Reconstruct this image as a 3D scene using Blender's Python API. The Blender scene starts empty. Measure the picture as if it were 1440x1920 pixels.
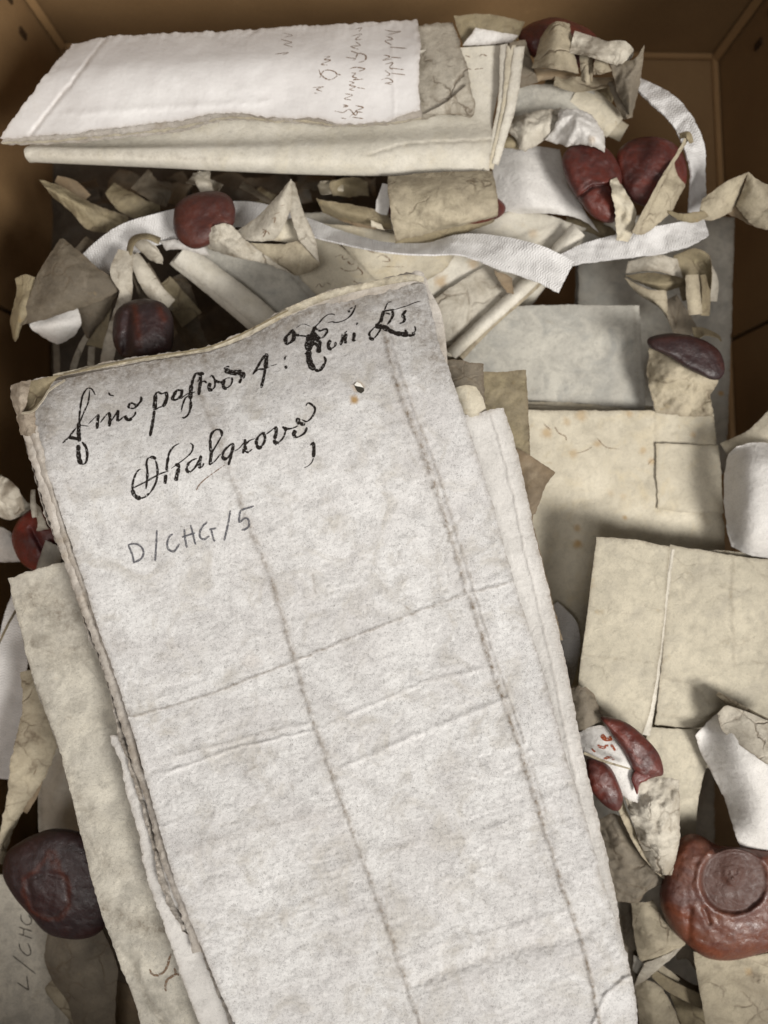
import bpy, math, random
import numpy as np
from mathutils import Vector
from mathutils.bvhtree import BVHTree

# ---------------------------------------------------------------- camera, world, lamps, exposure
S = bpy.context.scene
COL = S.collection
FP = 1386.0            # focal length in photograph pixels (photo is 1440 x 1920)
CAMH = 0.36            # lens height above the floor of the box, metres
cd = bpy.data.cameras.new('camera'); cam = bpy.data.objects.new('camera', cd); COL.objects.link(cam)
cam.location = (0, 0, CAMH); cam.rotation_euler = (0, 0, 0)
cd.sensor_fit = 'VERTICAL'; cd.sensor_height = 36; cd.lens = FP/1920*36
cd.clip_start = 0.01; cd.clip_end = 20
cd.dof.use_dof = True; cd.dof.focus_distance = 0.249; cd.dof.aperture_fstop = 8.0
S.camera = cam
S.render.resolution_x = 768; S.render.resolution_y = 1024
w = bpy.data.worlds.new('World'); S.world = w; w.use_nodes = True
w.node_tree.nodes['Background'].inputs[0].default_value = (1.0, 0.93, 0.86, 1)
w.node_tree.nodes['Background'].inputs[1].default_value = 0.18

def area(name, loc, sx, sy, power, col):
    l = bpy.data.lights.new(name, 'AREA'); l.shape = 'RECTANGLE'; l.size = sx; l.size_y = sy
    l.energy = power; l.color = col
    o = bpy.data.objects.new(name, l); COL.objects.link(o); o.location = loc
    o.rotation_euler = (Vector((0, 0, 0.05))-Vector(loc)).to_track_quat('-Z', 'Y').to_euler()
    return o
area('key_fill_lamp', (0.92, -0.74, 1.30), 0.56, 0.42, 35.0, (1.0, 0.965, 0.915))
area('key_fill_lamp', (-0.30, -0.55, 1.75), 0.9, 0.6, 8.0, (1.0, 0.96, 0.92))  # added fill lamp without a seen source, brightens the back and right walls
S.view_settings.view_transform = 'Standard'; S.view_settings.look = 'None'
S.view_settings.exposure = 0.0; S.view_settings.gamma = 1.0
S.render.engine = 'CYCLES'

# ---------------------------------------------------------------- numeric helpers
def at(px, py, z):     # pixel of the photograph + height above box floor in cm -> world point
    z = z*0.01; d = CAMH-z
    return ((px-720)/FP*d, (960-py)/FP*d, z)
def at_np(X, Y, Z):
    z = Z*0.01; d = CAMH-z
    return np.stack([(X-720)/FP*d, (960-Y)/FP*d, z], -1)

_r = np.random.RandomState(7)
PERM = _r.permutation(4096).astype(np.int64)
RV = _r.uniform(-1, 1, 4096)
GA = _r.uniform(0, 2*np.pi, 4096)
def _h(i, j, s=0):
    return PERM[(PERM[(i+s*131) & 4095]+j) & 4095]
def perlin(x, y, s=0):
    i = np.floor(x).astype(np.int64); j = np.floor(y).astype(np.int64)
    fx = x-i; fy = y-j
    u = fx*fx*fx*(fx*(fx*6-15)+10); v = fy*fy*fy*(fy*(fy*6-15)+10)
    def g(a, b):
        t = GA[_h(i+a, j+b, s)]
        return np.cos(t)*(fx-a)+np.sin(t)*(fy-b)
    return 1.4*((g(0,0)*(1-u)+g(1,0)*u)*(1-v)+(g(0,1)*(1-u)+g(1,1)*u)*v)
def fbm(x, y, o=4, s=0):
    a = 1.0; r = 0; n = 0
    for k in range(o):
        r = r+a*perlin(x*2**k+k*7.3, y*2**k+k*3.1, s+k); n += a; a *= 0.5
    return r/n
def facet(x, y, s=0):  # piecewise flat crumple: random heights on a triangular lattice
    wx = x+0.25*perlin(x*.7, y*.7, s+9); wy = y+0.25*perlin(x*.7+5, y*.7, s+8)
    k = 0.366*(wx+wy); X = wx+k; Y = wy+k
    i = np.floor(X).astype(np.int64); j = np.floor(Y).astype(np.int64); u = X-i; v = Y-j
    h = lambda a, b: RV[_h(i+a, j+b, s)]
    up = u > v
    return np.where(up, (1-u)*h(0,0)+(u-v)*h(1,0)+v*h(1,1), (1-v)*h(0,0)+(v-u)*h(0,1)+u*h(1,1))

def poly(pts, n, smooth=True, z=0.0):     # resample a polyline of (x,y[,z]) by arc length
    P = np.array([(p[0], p[1], p[2] if len(p) > 2 else z) for p in pts], float)
    if len(P) == 1: return np.repeat(P, n, 0)
    if smooth and len(P) > 2:
        E = np.vstack([2*P[0]-P[1], P, 2*P[-1]-P[-2]]); out = []
        for k in range(1, len(E)-2):
            a, b, c, d = E[k-1:k+3]; t = np.linspace(0, 1, 14, endpoint=False)[:, None]
            out.append(0.5*((2*b)+(c-a)*t+(2*a-5*b+4*c-d)*t*t+(-a+3*b-3*c+d)*t**3))
        P = np.vstack(out+[P[-1:]])
    sl = np.linalg.norm(np.diff(P[:, :2], axis=0), axis=1)+0.05*np.abs(np.diff(P[:, 2]))+1e-9
    L = np.concatenate([[0], np.cumsum(sl)]); t = np.linspace(0, L[-1], n)
    return np.stack([np.interp(t, L, P[:, k]) for k in range(3)], -1)
def plen(pts):
    return sum(math.hypot(a[0]-b[0], a[1]-b[1]) for a, b in zip(pts, pts[1:]))
def segdist(X, Y, pts):
    D = np.full(X.shape, 1e9)
    for a, b in zip(pts, pts[1:]):
        ax, ay = a[0], a[1]; dx, dy = b[0]-ax, b[1]-ay; q = dx*dx+dy*dy+1e-9
        t = np.clip(((X-ax)*dx+(Y-ay)*dy)/q, 0, 1)
        D = np.minimum(D, np.hypot(X-ax-t*dx, Y-ay-t*dy))
    return D

def LIFT(Y):      # the big document's near end is raised, a tilt that imitates shade
    t = np.clip((Y-950)/1100, 0, 1); return 2.9*t*t*(3-2*t)
def lift_on(p): return p is not None and bool(p.get('label','').startswith(('large white folded parchment', 'soiled yellowish document lying')))
# ---------------------------------------------------------------- object helpers
def tag(o, label=None, cat=None, group=None, kind=None):
    if label: o['label'] = label
    if cat: o['category'] = cat
    if group: o['group'] = group
    if kind: o['kind'] = kind
    return o
def thing(name, label, cat, anchor, group=None):
    o = bpy.data.objects.new(name, None); COL.objects.link(o)
    o.empty_display_size = 0.01; o.location = at(*anchor)
    return tag(o, label, cat, group)
def mesh_obj(name, V, F, mat, parent=None, attrs=None, uv=None, smooth=True, origin=None):
    V = np.asarray(V, float); F = np.asarray(F, np.int32)
    o3 = np.array(parent.location) if parent is not None else (np.array(origin) if origin is not None else V.mean(0)*[1,1,0]+[0,0,V[:,2].min()])
    # a sub-part's parent may itself be parented: use the accumulated location
    if parent is not None and parent.parent is not None: o3 = o3+np.array(parent.parent.location)
    me = bpy.data.meshes.new(name)
    me.vertices.add(len(V)); me.vertices.foreach_set('co', (V-o3).ravel())
    k = F.shape[1]
    me.loops.add(F.size); me.loops.foreach_set('vertex_index', F.ravel())
    me.polygons.add(len(F)); me.polygons.foreach_set('loop_start', np.arange(0, F.size, k, dtype=np.int32))
    me.update(calc_edges=True)
    me.polygons.foreach_set('use_smooth', np.full(len(F), bool(smooth)))
    for an, av in (attrs or {}).items():
        a = me.attributes.new(an, 'FLOAT', 'POINT'); a.data.foreach_set('value', av.astype(np.float32).ravel())
    if uv is not None:
        l = me.uv_layers.new(name='UVMap'); l.data.foreach_set('uv', uv[F.ravel()].astype(np.float32).ravel())
    me.materials.append(mat)
    me.validate()
    o = bpy.data.objects.new(name, me); COL.objects.link(o)
    if parent is not None: o.parent = parent
    else: o.location = o3
    return o
SURF = {}
def grid_obj(name, P, mat, parent=None, thick=0.02, dirt=None, stain=None, uv=None, swap=False):
    # P: (nv,nu,3) world points of the visible side; closed shell with real thickness (cm)
    nv, nu = P.shape[:2]
    du = np.gradient(P, axis=1); dv = np.gradient(P, axis=0)
    N = np.cross(du, dv); N /= (np.linalg.norm(N, axis=2, keepdims=True)+1e-12)
    if N[..., 2].mean() < 0: N = -N
    B = P-N*thick*0.01
    idx = np.arange(nu*nv).reshape(nv, nu)
    q = np.stack([idx[:-1,:-1], idx[1:,:-1], idx[1:,1:], idx[:-1,1:]], -1).reshape(-1, 4)
    n0 = nu*nv
    ring = np.concatenate([idx[0,:], idx[1:,-1], idx[-1,-2::-1], idx[-2:0:-1,0]])
    m = len(ring); Pf = P.reshape(-1,3); Bf = B.reshape(-1,3)
    V = np.vstack([Pf, Bf, Pf[ring], Bf[ring]])
    a = np.arange(m); b = (a+1) % m
    side = np.stack([2*n0+a, 2*n0+b, 2*n0+m+b, 2*n0+m+a], -1)
    F = np.vstack([q, q[:, ::-1]+n0, side])
    def ext(A, e): 
        A = np.zeros(n0) if A is None else A.ravel()
        return np.concatenate([A, A, np.maximum(A[ring], e), np.maximum(A[ring], e)])
    if uv is None:
        U, W = np.meshgrid(np.linspace(0,1,nu), np.linspace(0,1,nv)); uv = np.stack([U, W], -1)
    uf = uv.reshape(-1,2)
    o = mesh_obj(name, V, F, mat, parent, {'dirt': ext(dirt, .35), 'stain': ext(stain, 0)}, np.vstack([uf, uf, uf[ring], uf[ring]]))
    SURF[o.name] = (Pf, q)
    return o

def sheet(name, mat, parent=None, top=None, bottom=None, left=None, right=None, rows=None, z=5.0,
          sp=3.2, sm=True, thick=0.02, rag=1.2, crum=0.0, cell=1.6, wav=0.03, wl=2.5, fine=0.004,
          edge=0.5, ew=5.0, creases=(), stains=(), bulge=(), seed=1, wrk=0.0, sides='tblr', rs=True, rowsm=True, hole=None):
    if rows is not None:
        m = max(plen(r) for r in rows); h = max(plen([rows[k][i] for k in range(len(rows))]) if all(len(r) > max(i,0) or i == -1 for r in rows) else 0 for i in (0, -1))
        nu = max(6, int(m/sp)); nv = max(6, int(h/sp))
        R = np.stack([poly(r, nu, sm, z) for r in rows])          # k,nu,3
        k = len(rows); E = R
        if rowsm and k > 2:
            E = np.concatenate([2*R[:1]-R[1:2], R, 2*R[-1:]-R[-2:-1]])
            out = []; per = max(2, int(math.ceil(nv/(k-1))))
            for i in range(1, k):
                a, b, c, d = E[i-1:i+3]; t = np.linspace(0, 1, per, endpoint=False)[:, None, None]
                out.append(0.5*((2*b)+(c-a)*t+(2*a-5*b+4*c-d)*t*t+(-a+3*b-3*c+d)*t**3))
            G = np.concatenate(out+[R[-1:]])
        else:
            out = []; per = max(2, int(math.ceil(nv/(k-1))))
            for i in range(k-1):
                t = np.linspace(0, 1, per, endpoint=False)[:, None, None]
                out.append(R[i]*(1-t)+R[i+1]*t)
            G = np.concatenate(out+[R[-1:]])
        nv = len(G)
    else:
        if left is None: left = [top[0], bottom[0]]
        if right is None: right = [top[-1], bottom[-1]]
        nu = max(6, int(max(plen(top), plen(bottom))/sp)); nv = max(6, int(max(plen(left), plen(right))/sp))
        T = poly(top, nu, sm, z); B = poly(bottom, nu, sm, z); L = poly(left, nv, sm, z); Rr = poly(right, nv, sm, z)
        u = np.linspace(0,1,nu)[None,:,None]; v = np.linspace(0,1,nv)[:,None,None]
        L = L+(T[0]-L[0])*(1-v[:,0])+(B[0]-L[-1])*v[:,0]; Rr = Rr+(T[-1]-Rr[0])*(1-v[:,0])+(B[-1]-Rr[-1])*v[:,0]
        G = (1-v)*T[None]+v*B[None]+(1-u)*L[:,None]+u*Rr[:,None]-((1-u)*(1-v)*T[0]+u*(1-v)*T[-1]+(1-u)*v*B[0]+u*v*B[-1])
    X, Y, Z = G[...,0].copy(), G[...,1].copy(), G[...,2].copy()
    U, W = np.meshgrid(np.linspace(0,1,nu), np.linspace(0,1,nv))
    # distance to each free edge in pixels (approx)
    lu = np.linalg.norm(np.diff(G[...,:2], axis=1), axis=2).sum(1)[:,None]+1e-6
    lv = np.linalg.norm(np.diff(G[...,:2], axis=0), axis=2).sum(0)[None,:]+1e-6
    D = np.full(X.shape, 1e9)
    if 't' in sides: D = np.minimum(D, W*lv)
    if 'b' in sides: D = np.minimum(D, (1-W)*lv)
    if 'l' in sides: D = np.minimum(D, U*lu)
    if 'r' in sides: D = np.minimum(D, (1-U)*lu)
    if rag:
        wgt = rag*np.exp(-(D/14.0))
        X += wgt*(fbm(X/11, Y/11, 3, seed+20)*1.6+fbm(X/45, Y/45, 2, seed+22)*1.6); Y += wgt*(fbm(X/11+9, Y/11, 3, seed+30)*1.6+fbm(X/45, Y/45+9, 2, seed+23)*1.6)
    Wc = at_np(X, Y, Z)*100; xc, yc = Wc[...,0], Wc[...,1]
    dz = wav*fbm(xc/wl+seed*3.3, yc/wl, 3, seed)*2 + fine*fbm(xc*6, yc*6, 3, seed+3)*2
    if crum:
        cell = cell*.72
        dz = dz+2.1*crum*(facet(xc/cell+seed*1.7, yc/cell, seed)+0.4*facet(xc/cell*2.3, yc/cell*2.3+seed, seed+5)+0.15*facet(xc/cell*5, yc/cell*5+seed, seed+6))*0.7
    if wrk:   # shallow cockles running across the skin
        a_ = math.radians(17); al = xc*math.cos(a_)+yc*math.sin(a_); ac = -xc*math.sin(a_)+yc*math.cos(a_)
        ac = ac+.25*fbm(xc*.5, yc*.5, 2, 41)
        rd = 1-np.abs(fbm(al*.35, ac*2.1, 3, 42))*3.2; mk = np.clip(fbm(al*.25+3, ac*.5, 2, 43)*2.2+.35, 0, 1)
        dz = dz+wrk*np.clip(rd, -.2, 1)*mk+wrk*.8*fbm(al*.8, ac*5, 3, 44)
    if lift_on(parent): Z = Z+LIFT(Y)
    dirt = edge*np.exp(-(D/ew)**1.2)*(1+.5*fbm(X/22, Y/22, 2, 51))
    for cpts, cw, cdp, cdr in creases:
        dd = segdist(X+3*fbm(X/20, Y/20, 2, 5), Y+3*fbm(X/20+5, Y/20, 2, 6), cpts)
        dz = dz+cdp*np.exp(-(dd/cw)**2)*(1+0.6*fbm(X/14, Y/14, 2, 11))
        dirt = np.maximum(dirt, cdr*np.exp(-(dd/cw)**1.5)*(0.75+0.9*fbm(X/17, Y/17, 3, 12)))
    for bu, bv, ru, rv, bh in bulge:
        dz = dz+bh*np.exp(-((U-bu)/ru)**2-((W-bv)/rv)**2)
    st = np.zeros(X.shape)
    for sx, sy, sr, ss in stains:
        dd = np.hypot(X-sx, Y-sy)*(1+0.5*fbm(X/9+sx, Y/9, 2, 14))
        st = np.maximum(st, ss*np.clip(1.5-dd/sr*1.5, 0, 1))
    Z = Z+dz
    return grid_obj(name, at_np(X, Y, Z), mat, parent, thick, np.clip(dirt,0,1), np.clip(st,0,1), uv=np.stack([U*lu.mean()/100, W*lv.mean()/100], -1))

def strip(name, mat, path, parent=None, thick=0.018, sp=2.5, nw=None, wav=0.01, crum=0.0, cell=1.0, edge=.2, fold=0.0, seed=1, curl=0.0, rag=0.6):
    # path: (x,y,z, width_px, tilt_degrees): a band whose width turns about its own line
    A = np.array(path, float)
    n = max(8, int(plen([(p[0],p[1]) for p in path])/sp))
    c = poly([(p[0],p[1],p[2]) for p in path], n)
    L0 = np.concatenate([[0], np.cumsum(np.hypot(*np.diff(A[:,:2], axis=0).T))]); L0 /= L0[-1]
    t = np.linspace(0,1,n); wd = np.interp(t, L0, A[:,3]); an = np.radians(np.interp(t, L0, A[:,4]))
    k = np.ones(9)/9; ap = np.pad(an, 4, mode='edge'); an = np.convolve(ap, k, 'valid')
    T = np.gradient(c[:,:2], axis=0); T /= np.linalg.norm(T, axis=1, keepdims=True)+1e-9
    Nn = np.stack([-T[:,1], T[:,0]], -1)
    nw = nw or max(6, int(wd.max()/sp)); s = np.linspace(-.5,.5,nw)
    X = c[:,0][:,None]+Nn[:,0][:,None]*np.cos(an)[:,None]*wd[:,None]*s[None]
    Y = c[:,1][:,None]+Nn[:,1][:,None]*np.cos(an)[:,None]*wd[:,None]*s[None]
    pxcm = (36-c[:,2])/FP
    Z = c[:,2][:,None]+(np.sin(an)*wd*pxcm)[:,None]*s[None] - curl*(2*s[None])**2 + fold*np.abs(2*s[None])
    Wc = at_np(X, Y, Z)*100
    X = X+rag*1.2*fbm(c[:,1]/30+seed, c[:,0]/30, 3, seed+8)[:,None]
    Z = Z+wav*fbm(Wc[...,0]*1.3+seed, Wc[...,1]*1.3, 3, seed)*2
    if crum: Z = Z+2.0*crum*(facet(Wc[...,0]/cell+seed, Wc[...,1]/cell, seed)+.4*facet(Wc[...,0]/cell*2.4+seed, Wc[...,1]/cell*2.4, seed+4))
    if lift_on(parent): Z = Z+LIFT(Y)
    ee = (0.5-np.abs(s))[None]*wd[:,None]
    X = X+rag*np.exp(-ee/6)*fbm(X/12, Y/12, 2, seed+3)*2
    dirt = edge*np.exp(-ee/4)
    uv = np.stack(np.broadcast_arrays(s[None]+.5, (t*L0[-1]*plen([(p[0],p[1]) for p in path])/100)[:,None]), -1)
    return grid_obj(name, at_np(X, Y, Z), mat, parent, thick, dirt, None, uv=uv)

def seal(name, outline, mat, parent=None, z=6.0, h=0.6, lump=0.06, ring=None, seed=1, rim=(), flat=0.7, dent=(), pw=2.6, cr=(), face=()):
    # outline: closed pixel polygon; h: thickness above / below the mid plane in cm
    P = np.array(outline, float); c = P.mean(0)
    E = np.vstack([P[-1:], P, P[:2]]); out = []
    for k in range(1, len(E)-2):
        a, b, cc, d = E[k-1:k+3]; t = np.linspace(0,1,12,endpoint=False)[:,None]
        out.append(0.5*((2*b)+(cc-a)*t+(2*a-5*b+4*cc-d)*t*t+(-a+3*b-3*cc+d)*t**3))
    O = np.vstack(out); na = 260 if ring else 132; L = np.concatenate([[0], np.cumsum(np.hypot(*np.diff(np.vstack([O,O[:1]]), axis=0).T))])
    tt = np.linspace(0, L[-1], na, endpoint=False); Oc = np.vstack([O,O[:1]])
    O = np.stack([np.interp(tt, L, Oc[:,k]) for k in range(2)], -1)
    nr = 90 if ring else 44; s = np.sin(np.linspace(0, np.pi/2, nr))
    def shell(sign):
        X = c[0]+(O[:,0]-c[0])[None]*s[:,None]; Y = c[1]+(O[:,1]-c[1])[None]*s[:,None]
        prof = (1-s**pw)**(1/2.0)
        Z = z+sign*h*(prof[:,None])*np.ones(na)[None]*(1 if sign > 0 else flat)
        if sign > 0:
            Wc = at_np(X, Y, Z)*100
            damp = np.clip((1-s)*5, 0, 1)[:,None]
            Z = Z+lump*damp*(fbm(Wc[...,0]*1.1+seed*2.1, Wc[...,1]*1.1, 3, seed)*2+0.25*fbm(Wc[...,0]*5, Wc[...,1]*5+seed, 3, seed+1))
        rm = np.zeros(X.shape)
        if sign > 0:
            for (dx, dy, dr, dd) in dent:
                Z = Z-dd*np.exp(-(np.hypot(X-dx, Y-dy)/dr)**2)
            for (pl, wd, dd) in cr:
                Z = Z-dd*np.exp(-(segdist(X, Y, pl)/wd)**2)
            if ring:
                rx, ry, rr = ring; q = np.hypot(X-rx, Y-ry)
                ins = 1/(1+np.exp((q-rr)/1.2))
                Wc = at_np(X, Y, Z)*100
                Z = Z*(1-ins)+ins*(z+h*0.89) + 0.05*np.exp(-((q-rr-7)/6.0)**2)-0.012*np.exp(-((q-rr+6)/2.0)**2)
                for (bx, by, br, bh) in face:
                    Z = Z+ins*bh*np.exp(-(np.hypot(X-bx, (Y-by)*.85)/br)**4)
                Z = Z+ins*0.012*fbm(X/7, Y/7, 3, seed+6)
            for (pl, wd, st) in rim:
                rm = np.maximum(rm, st*np.exp(-(segdist(X+4*fbm(X/15,Y/15,2,3), Y+4*fbm(X/15+4,Y/15,2,4), pl)/wd)**2))
        return at_np(X, Y, Z), rm, (ins*.8 if (ring and sign > 0) else rm*0)
    A, ra, da = shell(1); B, rb, db = shell(-1)
    n = nr*na; idx = np.arange(n).reshape(nr, na); nx = np.roll(idx, -1, 1)
    q = np.stack([idx[:-1], idx[1:], nx[1:], nx[:-1]], -1).reshape(-1,4)
    V = np.vstack([A.reshape(-1,3), B.reshape(-1,3)]); F = np.vstack([q, q[:, ::-1]+n])
    at_ = np.concatenate([ra.ravel(), rb.ravel()])
    return mesh_obj(name, V, F, mat, parent, {'stain': at_, 'dirt': np.concatenate([da.ravel(), db.ravel()])})

def ell(cx, cy, rx, ry, rot=0, n=14, j=0.05, seed=1):
    r = random.Random(seed); out = []
    for k in range(n):
        a = 2*math.pi*k/n; q = 1+r.uniform(-j, j); x = rx*q*math.cos(a); y = ry*q*math.sin(a); R = math.radians(rot)
        out.append((cx+x*math.cos(R)-y*math.sin(R), cy+x*math.sin(R)+y*math.cos(R)))
    return out

def ink(name, surf, strokes, mat, parent, lift=0.012, T=lambda x, y: (x, y), k=1.0):
    # pen strokes laid on a sheet: (width_px, [(x,y),...]) ; each follows the surface below it
    P, q = SURF[surf.name]; bvh = BVHTree.FromPolygons([tuple(v) for v in P.tolist()], q.tolist())
    V = []; F = []; org = Vector((0,0,CAMH)); rr = random.Random(3)
    for st in strokes:
        wd, pts = st[0], [T(*p) for p in st[1]]
        n = max(4, int(plen(pts)/1.6)); c = poly(pts, n, True)[:, :2]
        t = np.linspace(0,1,n); Tn = np.gradient(c, axis=0); Tn /= np.linalg.norm(Tn,axis=1,keepdims=True)+1e-9
        # broad nib: thick on down strokes, thin on rising ones
        nib = 0.45+0.75*np.abs(Tn[:,0]*0.35+Tn[:,1]*0.94)
        ww = wd*k*nib*np.minimum(1, 0.45+4*np.minimum(t,1-t))*(1+0.25*perlin(t*n/4.0+len(V)*.37, t*0+.5, 3))
        if len(st) > 2: ww = wd*k*np.minimum(1, 0.6+4*np.minimum(t,1-t))*(1+0.2*perlin(t*n/4.0, t*0+.5, 3))
        Nn = np.stack([-Tn[:,1], Tn[:,0]], -1); last = None
        for i in range(n):
            row = []
            for s in (-.5, 0, .5):
                x, y = c[i]+Nn[i]*ww[i]*s
                d = Vector(((x-720)/FP, (960-y)/FP, -1)).normalized()
                hit = bvh.ray_cast(org, d)
                if hit[0] is None: row = None; break
                p = hit[0]-d*lift*0.01
                row.append(len(V)); V.append(tuple(p))
            if row and last:
                F += [(last[0], last[1], row[1], row[0]), (last[1], last[2], row[2], row[1])]
            last = row
    if not F: return None
    return mesh_obj(name, V, F, mat, parent)

# ---------------------------------------------------------------- materials
def M(name):
    m = bpy.data.materials.new(name); m.use_nodes = True
    return m, m.node_tree.nodes, m.node_tree.links, m.node_tree.nodes['Principled BSDF']
def N(nt, t, **k):
    n = nt.new(t)
    for a, b in k.items():
        if a in ('operation','blend_type','data_type','attribute_name','feature','noise_dimensions','wave_type','bands_direction','interpolation'): setattr(n, a, b)
        else: n.inputs[a].default_value = b
    return n
def mixc(nt, ln, fac, a, b, mode='MIX'):
    n = nt.new('ShaderNodeMix'); n.data_type = 'RGBA'; n.blend_type = mode
    for s, v in ((n.inputs[0], fac), (n.inputs[6], a), (n.inputs[7], b)):
        if hasattr(v, 'is_linked') or isinstance(v, bpy.types.NodeSocket): ln.new(v, s)
        elif isinstance(v, (int, float)): s.default_value = v
        else: s.default_value = (*v, 1)
    return n.outputs[2]
def ramp(nt, ln, src, lo, hi, a=0.0, b=1.0):
    n = nt.new('ShaderNodeMapRange'); ln.new(src, n.inputs[0])
    n.inputs[1].default_value = lo; n.inputs[2].default_value = hi; n.inputs[3].default_value = a; n.inputs[4].default_value = b
    n.clamp = True
    return n.outputs[0]
def mathn(nt, ln, op, a, b):
    n = nt.new('ShaderNodeMath'); n.operation = op
    for s, v in ((n.inputs[0], a), (n.inputs[1], b)):
        if isinstance(v, (int, float)): s.default_value = v
        else: ln.new(v, s)
    return n.outputs[0]
def noise(nt, ln, co, sc, det=4, rough=.55, dist=0.0):
    n = nt.new('ShaderNodeTexNoise'); ln.new(co, n.inputs['Vector']); n.inputs['Scale'].default_value = sc
    n.inputs['Detail'].default_value = det; n.inputs['Roughness'].default_value = rough; n.inputs['Distortion'].default_value = dist
    return n.outputs['Fac']

def parchment(name, c1, c2, c3=None, mott=1.0, speck=0.5, bump=1.0, fib=1.0, dirtc=(.13,.095,.06), rough=.62, stainc=(.42,.24,.06), foxing=0.3, off=0.0, web=0.0):
    m, nt, ln, bs = M(name)
    tc = nt.new('ShaderNodeTexCoord'); mp = nt.new('ShaderNodeMapping'); ln.new(tc.outputs['Object'], mp.inputs[0])
    mp.inputs['Location'].default_value = (off, off*.7, off*.3); co = mp.outputs[0]
    a = noise(nt, ln, co, 42, 4, .6, .6); b = noise(nt, ln, co, 230, 5, .65, .4); c = noise(nt, ln, co, 1500, 4, .6, 1.2); d = noise(nt, ln, co, 3400, 2, .5)
    col = mixc(nt, ln, ramp(nt, ln, a, .38, .64), c1, c2)
    if c3: col = mixc(nt, ln, ramp(nt, ln, noise(nt, ln, co, 75, 5, .65, 1.0), .5, .7, 0, .8*mott), col, c3)
    col = mixc(nt, ln, ramp(nt, ln, b, .46, .72, 0, .42*mott), col, tuple(x*.62 for x in c2), 'MIX')
    col = mixc(nt, ln, ramp(nt, ln, c, .52, .72, 0, .40*speck), col, tuple(x*.42 for x in c2))
    sp = mathn(nt, ln, 'MULTIPLY', ramp(nt, ln, d, .62, .72), ramp(nt, ln, b, .42, .62))
    col = mixc(nt, ln, mathn(nt, ln, 'MULTIPLY', sp, .75*speck), col, (.16, .14, .12))
    fx = mathn(nt, ln, 'MULTIPLY', ramp(nt, ln, noise(nt, ln, co, 120, 3, .6, .3), .66, .76), foxing)
    col = mixc(nt, ln, fx, col, (.36, .25, .10))
    at1 = N(nt, 'ShaderNodeAttribute', attribute_name='dirt'); at2 = N(nt, 'ShaderNodeAttribute', attribute_name='stain')
    dn = noise(nt, ln, co, 900, 4, .7)
    df = mathn(nt, ln, 'MULTIPLY', at1.outputs['Fac'], ramp(nt, ln, dn, .3, .62, .25, 1.15))
    col = mixc(nt, ln, df, col, dirtc)
    col = mixc(nt, ln, at2.outputs['Fac'], col, stainc)
    ln.new(col, bs.inputs['Base Color'])
    bs.inputs['Roughness'].default_value = rough; bs.inputs['Specular IOR Level'].default_value = .3
    f2 = ramp(nt, ln, noise(nt, ln, co, 2100, 3, .7, 2.5), .56, .66, 0, .5*speck*fib)
    f2 = mathn(nt, ln, 'MULTIPLY', f2, ramp(nt, ln, noise(nt, ln, co, 160, 3, .6), .35, .62, .25, 1))
    col = mixc(nt, ln, f2, col, tuple(x*.5 for x in c2)); ln.new(col, bs.inputs['Base Color'])
    wb = None
    if web:      # dirt lodged in old hard creases
        dc = nt.new('ShaderNodeVectorMath'); dc.operation = 'MULTIPLY_ADD'; nn = nt.new('ShaderNodeTexNoise'); ln.new(co, nn.inputs['Vector']); nn.inputs['Scale'].default_value = 90; nn.inputs['Detail'].default_value = 4
        ln.new(nn.outputs['Color'], dc.inputs[0]); dc.inputs[1].default_value = (.012,)*3; ln.new(co, dc.inputs[2])
        vo = N(nt, 'ShaderNodeTexVoronoi', feature='DISTANCE_TO_EDGE'); ln.new(dc.outputs[0], vo.inputs['Vector']); vo.inputs['Scale'].default_value = 75
        wb = mathn(nt, ln, 'MULTIPLY', ramp(nt, ln, vo.outputs['Distance'], 0, .05, 1, 0), ramp(nt, ln, noise(nt, ln, co, 55, 3, .6), .42, .62))
        col = mixc(nt, ln, mathn(nt, ln, 'MULTIPLY', wb, web*.75), col, dirtc); ln.new(col, bs.inputs['Base Color'])
    # relief: pores and short fibres pressed in the skin, slow cockle
    fb = noise(nt, ln, co, 1750, 5, .66, 1.8*fib); wv = noise(nt, ln, co, 330, 3, .5, .8)
    hh = mathn(nt, ln, 'ADD', mathn(nt, ln, 'MULTIPLY', fb, .55), mathn(nt, ln, 'MULTIPLY', wv, .8))
    if wb is not None: hh = mathn(nt, ln, 'SUBTRACT', hh, mathn(nt, ln, 'MULTIPLY', wb, .9*web))
    bp = nt.new('ShaderNodeBump'); bp.inputs['Strength'].default_value = .75; bp.inputs['Distance'].default_value = .00042*bump
    ln.new(hh, bp.inputs['Height']); ln.new(bp.outputs[0], bs.inputs['Normal'])
    return m
P_MAIN = parchment('parchment_main', (.775,.77,.76), (.68,.665,.655), (.565,.54,.50), mott=1.25, speck=2.0, bump=1.35, foxing=.06, dirtc=(.19,.148,.105))
P_WHITE = parchment('parchment_white', (.74,.72,.69), (.64,.62,.59), mott=.5, speck=.9, bump=1.5, foxing=.0, dirtc=(.22,.17,.12))
P_LETTER = parchment('laid_paper', (.77,.755,.745), (.71,.69,.68), mott=.25, speck=.15, bump=.4, foxing=.05, dirtc=(.25,.17,.09))
P_CREAM = parchment('parchment_cream', (.68,.625,.50), (.56,.51,.40), (.61,.53,.37), mott=.9, speck=.7, bump=1.2, foxing=.5)
P_IVORY = parchment('parchment_ivory', (.73,.695,.61), (.62,.585,.50), (.66,.61,.49), mott=.8, speck=.7, bump=1.1, foxing=.2)
P_TAN = parchment('parchment_tan', (.50,.44,.32), (.37,.32,.235), (.27,.23,.16), mott=1.2, speck=.8, bump=1.5, web=1.0, foxing=.5)
P_OLIVE = parchment('parchment_olive', (.30,.25,.155), (.21,.175,.115), (.34,.29,.18), mott=1., speck=.9, bump=1.4, web=.9, foxing=.4)
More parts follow.
